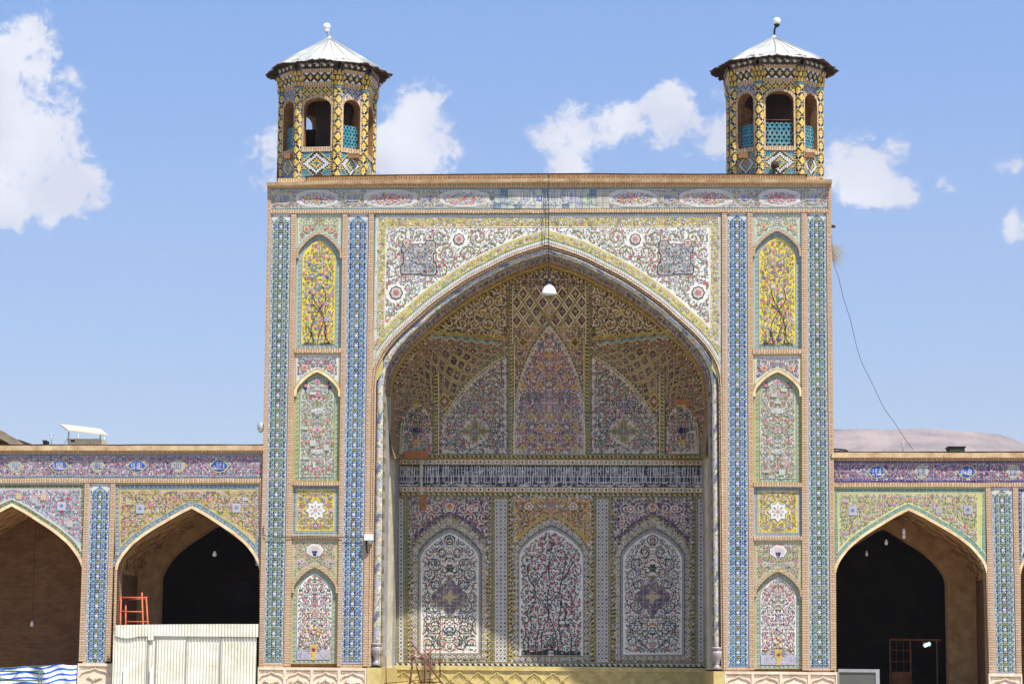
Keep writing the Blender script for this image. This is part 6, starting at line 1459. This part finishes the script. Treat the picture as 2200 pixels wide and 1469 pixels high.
for i, (a, b_) in enumerate(((243, 319), (317, 338), (337, 402), (401, 475), (474, 551))):
    corr(a, b_, lambda k: zB(1360), lambda k: 0.02, -.275+.012*(i % 2)).build('lower_sheet', t)
m_ = MB('grey_metal')
for x in (318, 337, 401.5, 475): a = V3(x, 1370, -.29); m_.box((a.x-.012, -.305, .02), (a.x+.012, -.29, a.z), None, 'grey_metal')
for x in (402, 475.5, 549): a = V3(x, 1370, -.25); m_.box((a.x-.03, -.22, .0), (a.x+.03, -.18, a.z), None, 'green_paint')
m_.build('frame_post', t)
for x in (268, 325): m_ = MB('white_plastic'); a, b_ = V3(x-2.5, 1433, -.33), V3(x+2.5, 1475, -.33); m_.box((a.x, -.335, b_.z-.3), (b_.x, -.315, a.z), None, 'white_plastic'); m_.build('cover_strip', t)
# orange trestle behind the fence
t = empty('steel_trestle', V3(290, 1340, .55), 'orange steel trestle top showing above the white fence', 'trestle')
T_ = [((260, 1282), (256, 1352), .35), ((270, 1286), (270, 1352), .9), ((305, 1272), (311, 1352), .35), ((314, 1281), (325, 1352), .9)]
for a, b_, Y in T_: m_ = MB('orange_paint'); m_.tube([V3(*a, Y), V3(b_[0], 1460, Y)], .024, 'orange_paint'); m_.build('leg', t)
for a, b_, Ya, Yb in (((259, 1283), (317, 1283), .35, .35), ((258, 1313), (309, 1314), .35, .35), ((268, 1335), (320, 1335), .9, .9), ((269, 1288), (314, 1285), .9, .9), ((260, 1283), (270, 1286), .35, .9)):
    m_ = MB('orange_paint'); m_.tube([V3(*a, Ya), V3(*b_, Yb)], .022, 'orange_paint'); m_.build('rung', t)

# striped awning cloth and green rail
Yt = .0; mb = MB('striped_cloth'); nx_, nz_ = 60, 64; x0_, x1_ = V3(-60, 1440, Yt).x, V3(165, 1440, Yt).x; rows = []
for j in range(nz_+1):
    row = []
    for i in range(nx_+1):
        u = i/nx_; px = lerp(-60, 165, u); top = V3(px, 1434-8*max(0, (px)/165)+2*math.sin(px*.09), Yt).z; v = j/nz_; z_ = top - v*(.82); y = Yt + .05*math.sin(px*.06+v*4) + .03*math.sin(px*.13-v*5)
        row.append((lerp(x0_, x1_, u), y, z_))
    rows.append(row)
for j in range(nz_):
    for i in range(nx_):
        u = i/nx_; px = lerp(-60, 165, u); s = (j/nz_*.82*6.6 + .22*math.sin(px*.045+.6)*math.exp(-((px-100)/150)**2) + .09*math.sin(px*.11) + px*.003) % 1.0
        c_ = C['bblue'] if .1 < s < .5 else lin((232, 230, 226)); c_ = lin((40, 100, 200)) if .1 < s < .5 else c_
        mb.face([rows[j][i], rows[j+1][i], rows[j+1][i+1], rows[j][i+1]], c_, 'striped_cloth', True)
simple('striped_awning', 'blue and white striped cloth stretched across the foot of the far left arch', 'cloth', mb)
t = empty('barrier_rail', V3(60, 1469, -.25), 'green metal frame standing before the striped cloth', 'frame')
for a, b_ in (((-60, 1441), (86, 1441)), ((-60, 1461), (86, 1461))): m_ = MB('green_paint'); m_.tube([V3(*a, -.25), V3(*b_, -.25)], .02, 'green_paint'); m_.build('rail', t)
for x in (84, 90): m_ = MB('green_paint'); p = V3(x, 1438, -.25); m_.tube([p, (p.x, p.y, 0)], .02, 'green_paint'); m_.build('upright', t)
m_ = MB('green_paint'); m_.tube([V3(-60, 1435, -.1), V3(4, 1434, -.1), V3(100, 1429, -.1)], .014, 'green_paint'); simple('guy_rope', 'pale green rope along the top of the striped cloth', 'rope', m_)

# scaffold of rusty pipes
t = empty('pipe_scaffold', V3(915, 1469, .8), 'rusty scaffold poles leaning together inside the foot of the great arch', 'scaffold')
SC = [((882, 1376), (957, 1477), .022, .5, .9), ((890, 1395), (879, 1480), .028, .9, .7), ((893, 1424), (906, 1470), .02, 1.0, .9), ((914, 1386), (911, 1480), .02, .8, .8), ((926, 1385), (923, 1480), .018, 1.0, 1.0),
      ((886, 1411), (914, 1414), .02, .85, .8), ((918, 1406), (932, 1393), .02, .8, .9), ((946, 1335), (945, 1456), .016, 1.1, 1.1), ((928, 1426), (946, 1420), .018, 1.0, 1.1), ((815, 1468), (938, 1457), .012, .6, .9), ((829, 1409), (830, 1480), .013, .5, .5), ((898, 1465), (950, 1464), .02, .9, .9), ((905, 1476), (945, 1471), .026, .8, .8)]
for a, b_, r_, Ya, Yb in SC: m_ = MB('rusty_pipe'); m_.tube([V3(*a, Ya), V3(*b_, Yb)], r_, 'rusty_pipe'); m_.build('pole', t)
for (x, y, Y) in ((887, 1411, .85), (911, 1414, .8), (921, 1439, .95), (946, 1421, 1.1), (905, 1412, .8)): m_ = MB('rusty_pipe'); c_ = V3(x, y, Y); m_.lathe(c_, [(0, -.05), (.045, -.04), (.05, .03), (0, .05)], 'rusty_pipe', None, 8); m_.build('clamp', t)

# right arch: glazed screen, wooden door with a lit tube
t = empty('glazed_cabinet', V3(1845, 1469, 1.65), 'grey framed glass panel standing in the left foot of the right arch', 'window'); a, b_ = V3(1800, 1436, 1.65), V3(1890, 1500, 1.65)
m_ = MB('grey_metal'); 
for (p, q) in (((a.x, a.z-.09), (b_.x, a.z)), ((b_.x-.11, .1), (b_.x, a.z-.09)), ((a.x, .1), (a.x+.03, a.z-.09))): m_.box((p[0], 1.6, p[1]), (q[0], 1.68, q[1]), None, 'grey_metal')
for x in (V3(1821, 1450, .6).x,): m_.box((x-.03, 1.72, .1), (x+.03, 1.76, a.z-.09), None, 'beige_sheet')
m_.box((a.x+.03, 1.72, a.z-.34), (b_.x-.5, 1.76, a.z-.28), None, 'beige_sheet'); m_.build('frame', t)
m_ = MB('pane_glass'); m_.box((a.x+.03, 1.63, .1), (b_.x-.11, 1.645, a.z-.09), None, 'pane_glass'); m_.build('pane', t)
m_ = MB('beige_sheet'); m_.box((a.x+.05, 1.8, .1), (b_.x-.15, 2.0, a.z-.14), None, 'dark_room'); m_.build('shelf_back', t)
t = empty('wooden_door', V3(1962, 1469, 5.2), 'wooden glazed door frame deep in the right arch, one leaf open', 'door')
def bar(x0_, y0_, x1_, y1_, Y, mat='door_wood'):
    m_ = MB(mat); a, b_ = V3(x0_, y0_, Y), V3(x1_, y1_, Y); m_.box((a.x, Y, b_.z), (b_.x, Y+.08, a.z), None, mat); return m_
bar(1911, 1371, 2022, 1376, 5.2).build('lintel', t)
for x in (1911, 1955, 2012): bar(x, 1376, x+5, 1560, 5.2).build('jamb', t)
m_ = MB('door_wood')
for x in (1926, 1941): a, b_ = V3(x, 1376, 5.25), V3(x+2.5, 1560, 5.25); m_.box((a.x, 5.22, .05), (b_.x, 5.28, a.z), None, 'door_wood')
for y in (1395, 1419, 1442): a, b_ = V3(1916, y, 5.25), V3(1955, y+2, 5.25); m_.box((a.x, 5.215, b_.z), (b_.x, 5.285, a.z), None, 'door_wood')
a, b_ = V3(1916, 1442, 5.25), V3(1955, 1500, 5.25); m_.box((a.x, 5.2, .05), (b_.x, 5.27, a.z), None, 'door_wood'); m_.build('door_leaf', t)
m_ = MB('tube_light'); c_ = V3(1992, 1384, 6.0); d_ = Vector((.09, 0, .045)); n_ = Vector((-.02, 0, .04)); m_.solid([tuple(c_-d_-n_), tuple(c_+d_-n_), tuple(c_+d_+n_), tuple(c_-d_+n_)], [tuple(p+Vector((0, .04, 0))) for p in (c_-d_-n_, c_+d_-n_, c_+d_+n_, c_-d_+n_)], None, 'tube_light')
m_.box((c_.x-.12, 6.05, c_.z-.06), (c_.x+.12, 6.08, c_.z+.07), None, 'grey_metal'); m_.tube([(c_.x, 6.06, c_.z+.05), (c_.x, 6.06, c_.z+1.2)], .01, 'cable_rubber'); simple('tube_lamp', 'small lit bluish tube lamp in the dark behind the wooden door', 'lamp', m_)
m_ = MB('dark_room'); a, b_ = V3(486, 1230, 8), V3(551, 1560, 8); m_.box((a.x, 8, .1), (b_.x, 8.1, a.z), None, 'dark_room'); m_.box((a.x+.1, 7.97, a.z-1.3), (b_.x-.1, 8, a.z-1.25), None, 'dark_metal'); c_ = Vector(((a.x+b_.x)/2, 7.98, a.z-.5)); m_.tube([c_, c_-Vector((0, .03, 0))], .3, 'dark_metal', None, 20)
simple('metal_duct_panel', 'dim grey panel with a round hole in the dark arch behind the fence', 'panel', m_)

# ================================================================== mountain
mt = MB('mountain_rock'); ridge = [(1500, 900), (1600, 905), (1700, 916), (1790, 921.5), (1850, 921), (1900, 922.5), (1960, 920), (2010, 921.5), (2060, 925.5), (2110, 929), (2150, 933), (2180, 943), (2200, 954), (2260, 985), (2350, 1010), (2450, 1100)]
YM = 3200.0; rid = []
for (x0_, y0_), (x1_, y1_) in zip(ridge, ridge[1:]):
    for i in range(12): rid.append((lerp(x0_, x1_, i/12), lerp(y0_, y1_, i/12)+.9*mnoise.noise(Vector((x0_*.05+i*.4, 0, 1)))+1.0*mnoise.noise(Vector((lerp(x0_, x1_, i/12)*.09, 5, 1)))))
prev = None
for i, (x, y) in enumerate(rid):
    topp = V3(x, y, YM); cur = []
    for k in range(15):
        t = k/14; dz = 1-t; yy_ = YM - 1300*t**1.1; nz = mnoise.ridged_multi_fractal(Vector((topp.x*.009, t*2.6, 2)), 1, 2.1, 6, .9, 2)*22*min(1, t*4)*(1-t)*(1 if t else 0)-8*min(1, t*4)
        cur.append((topp.x*(1-.15*t), yy_+nz*2, max(-1, topp.z*(1-t)**.85+nz)))
    if prev:
        for k in range(14): mt.face([prev[k], cur[k], cur[k+1], prev[k+1]], None, 'mountain_rock', True)
    prev = cur
tag(mt.build('mountain'), kind='structure')

# ================================================================== air
hz = MB('paving'); hz.box((-2600, -400, -1), (2900, 3700, 700), None, 'paving'); ho = hz.build('haze'); tag(ho, kind='stuff')
hm = bpy.data.materials.new('haze_air'); hm.use_nodes = True; hn, hl = hm.node_tree.nodes, hm.node_tree.links; hn.clear()
hv = N(hn, 'ShaderNodeVolumePrincipled', ins={'Density': .00013, 'Anisotropy': .2}); hv.inputs['Color'].default_value = (.86, .9, 1, 1)
hout = N(hn, 'ShaderNodeOutputMaterial'); hl.new(hv.outputs[0], hout.inputs['Volume'])
ho.data.materials.clear(); ho.data.materials.append(hm)
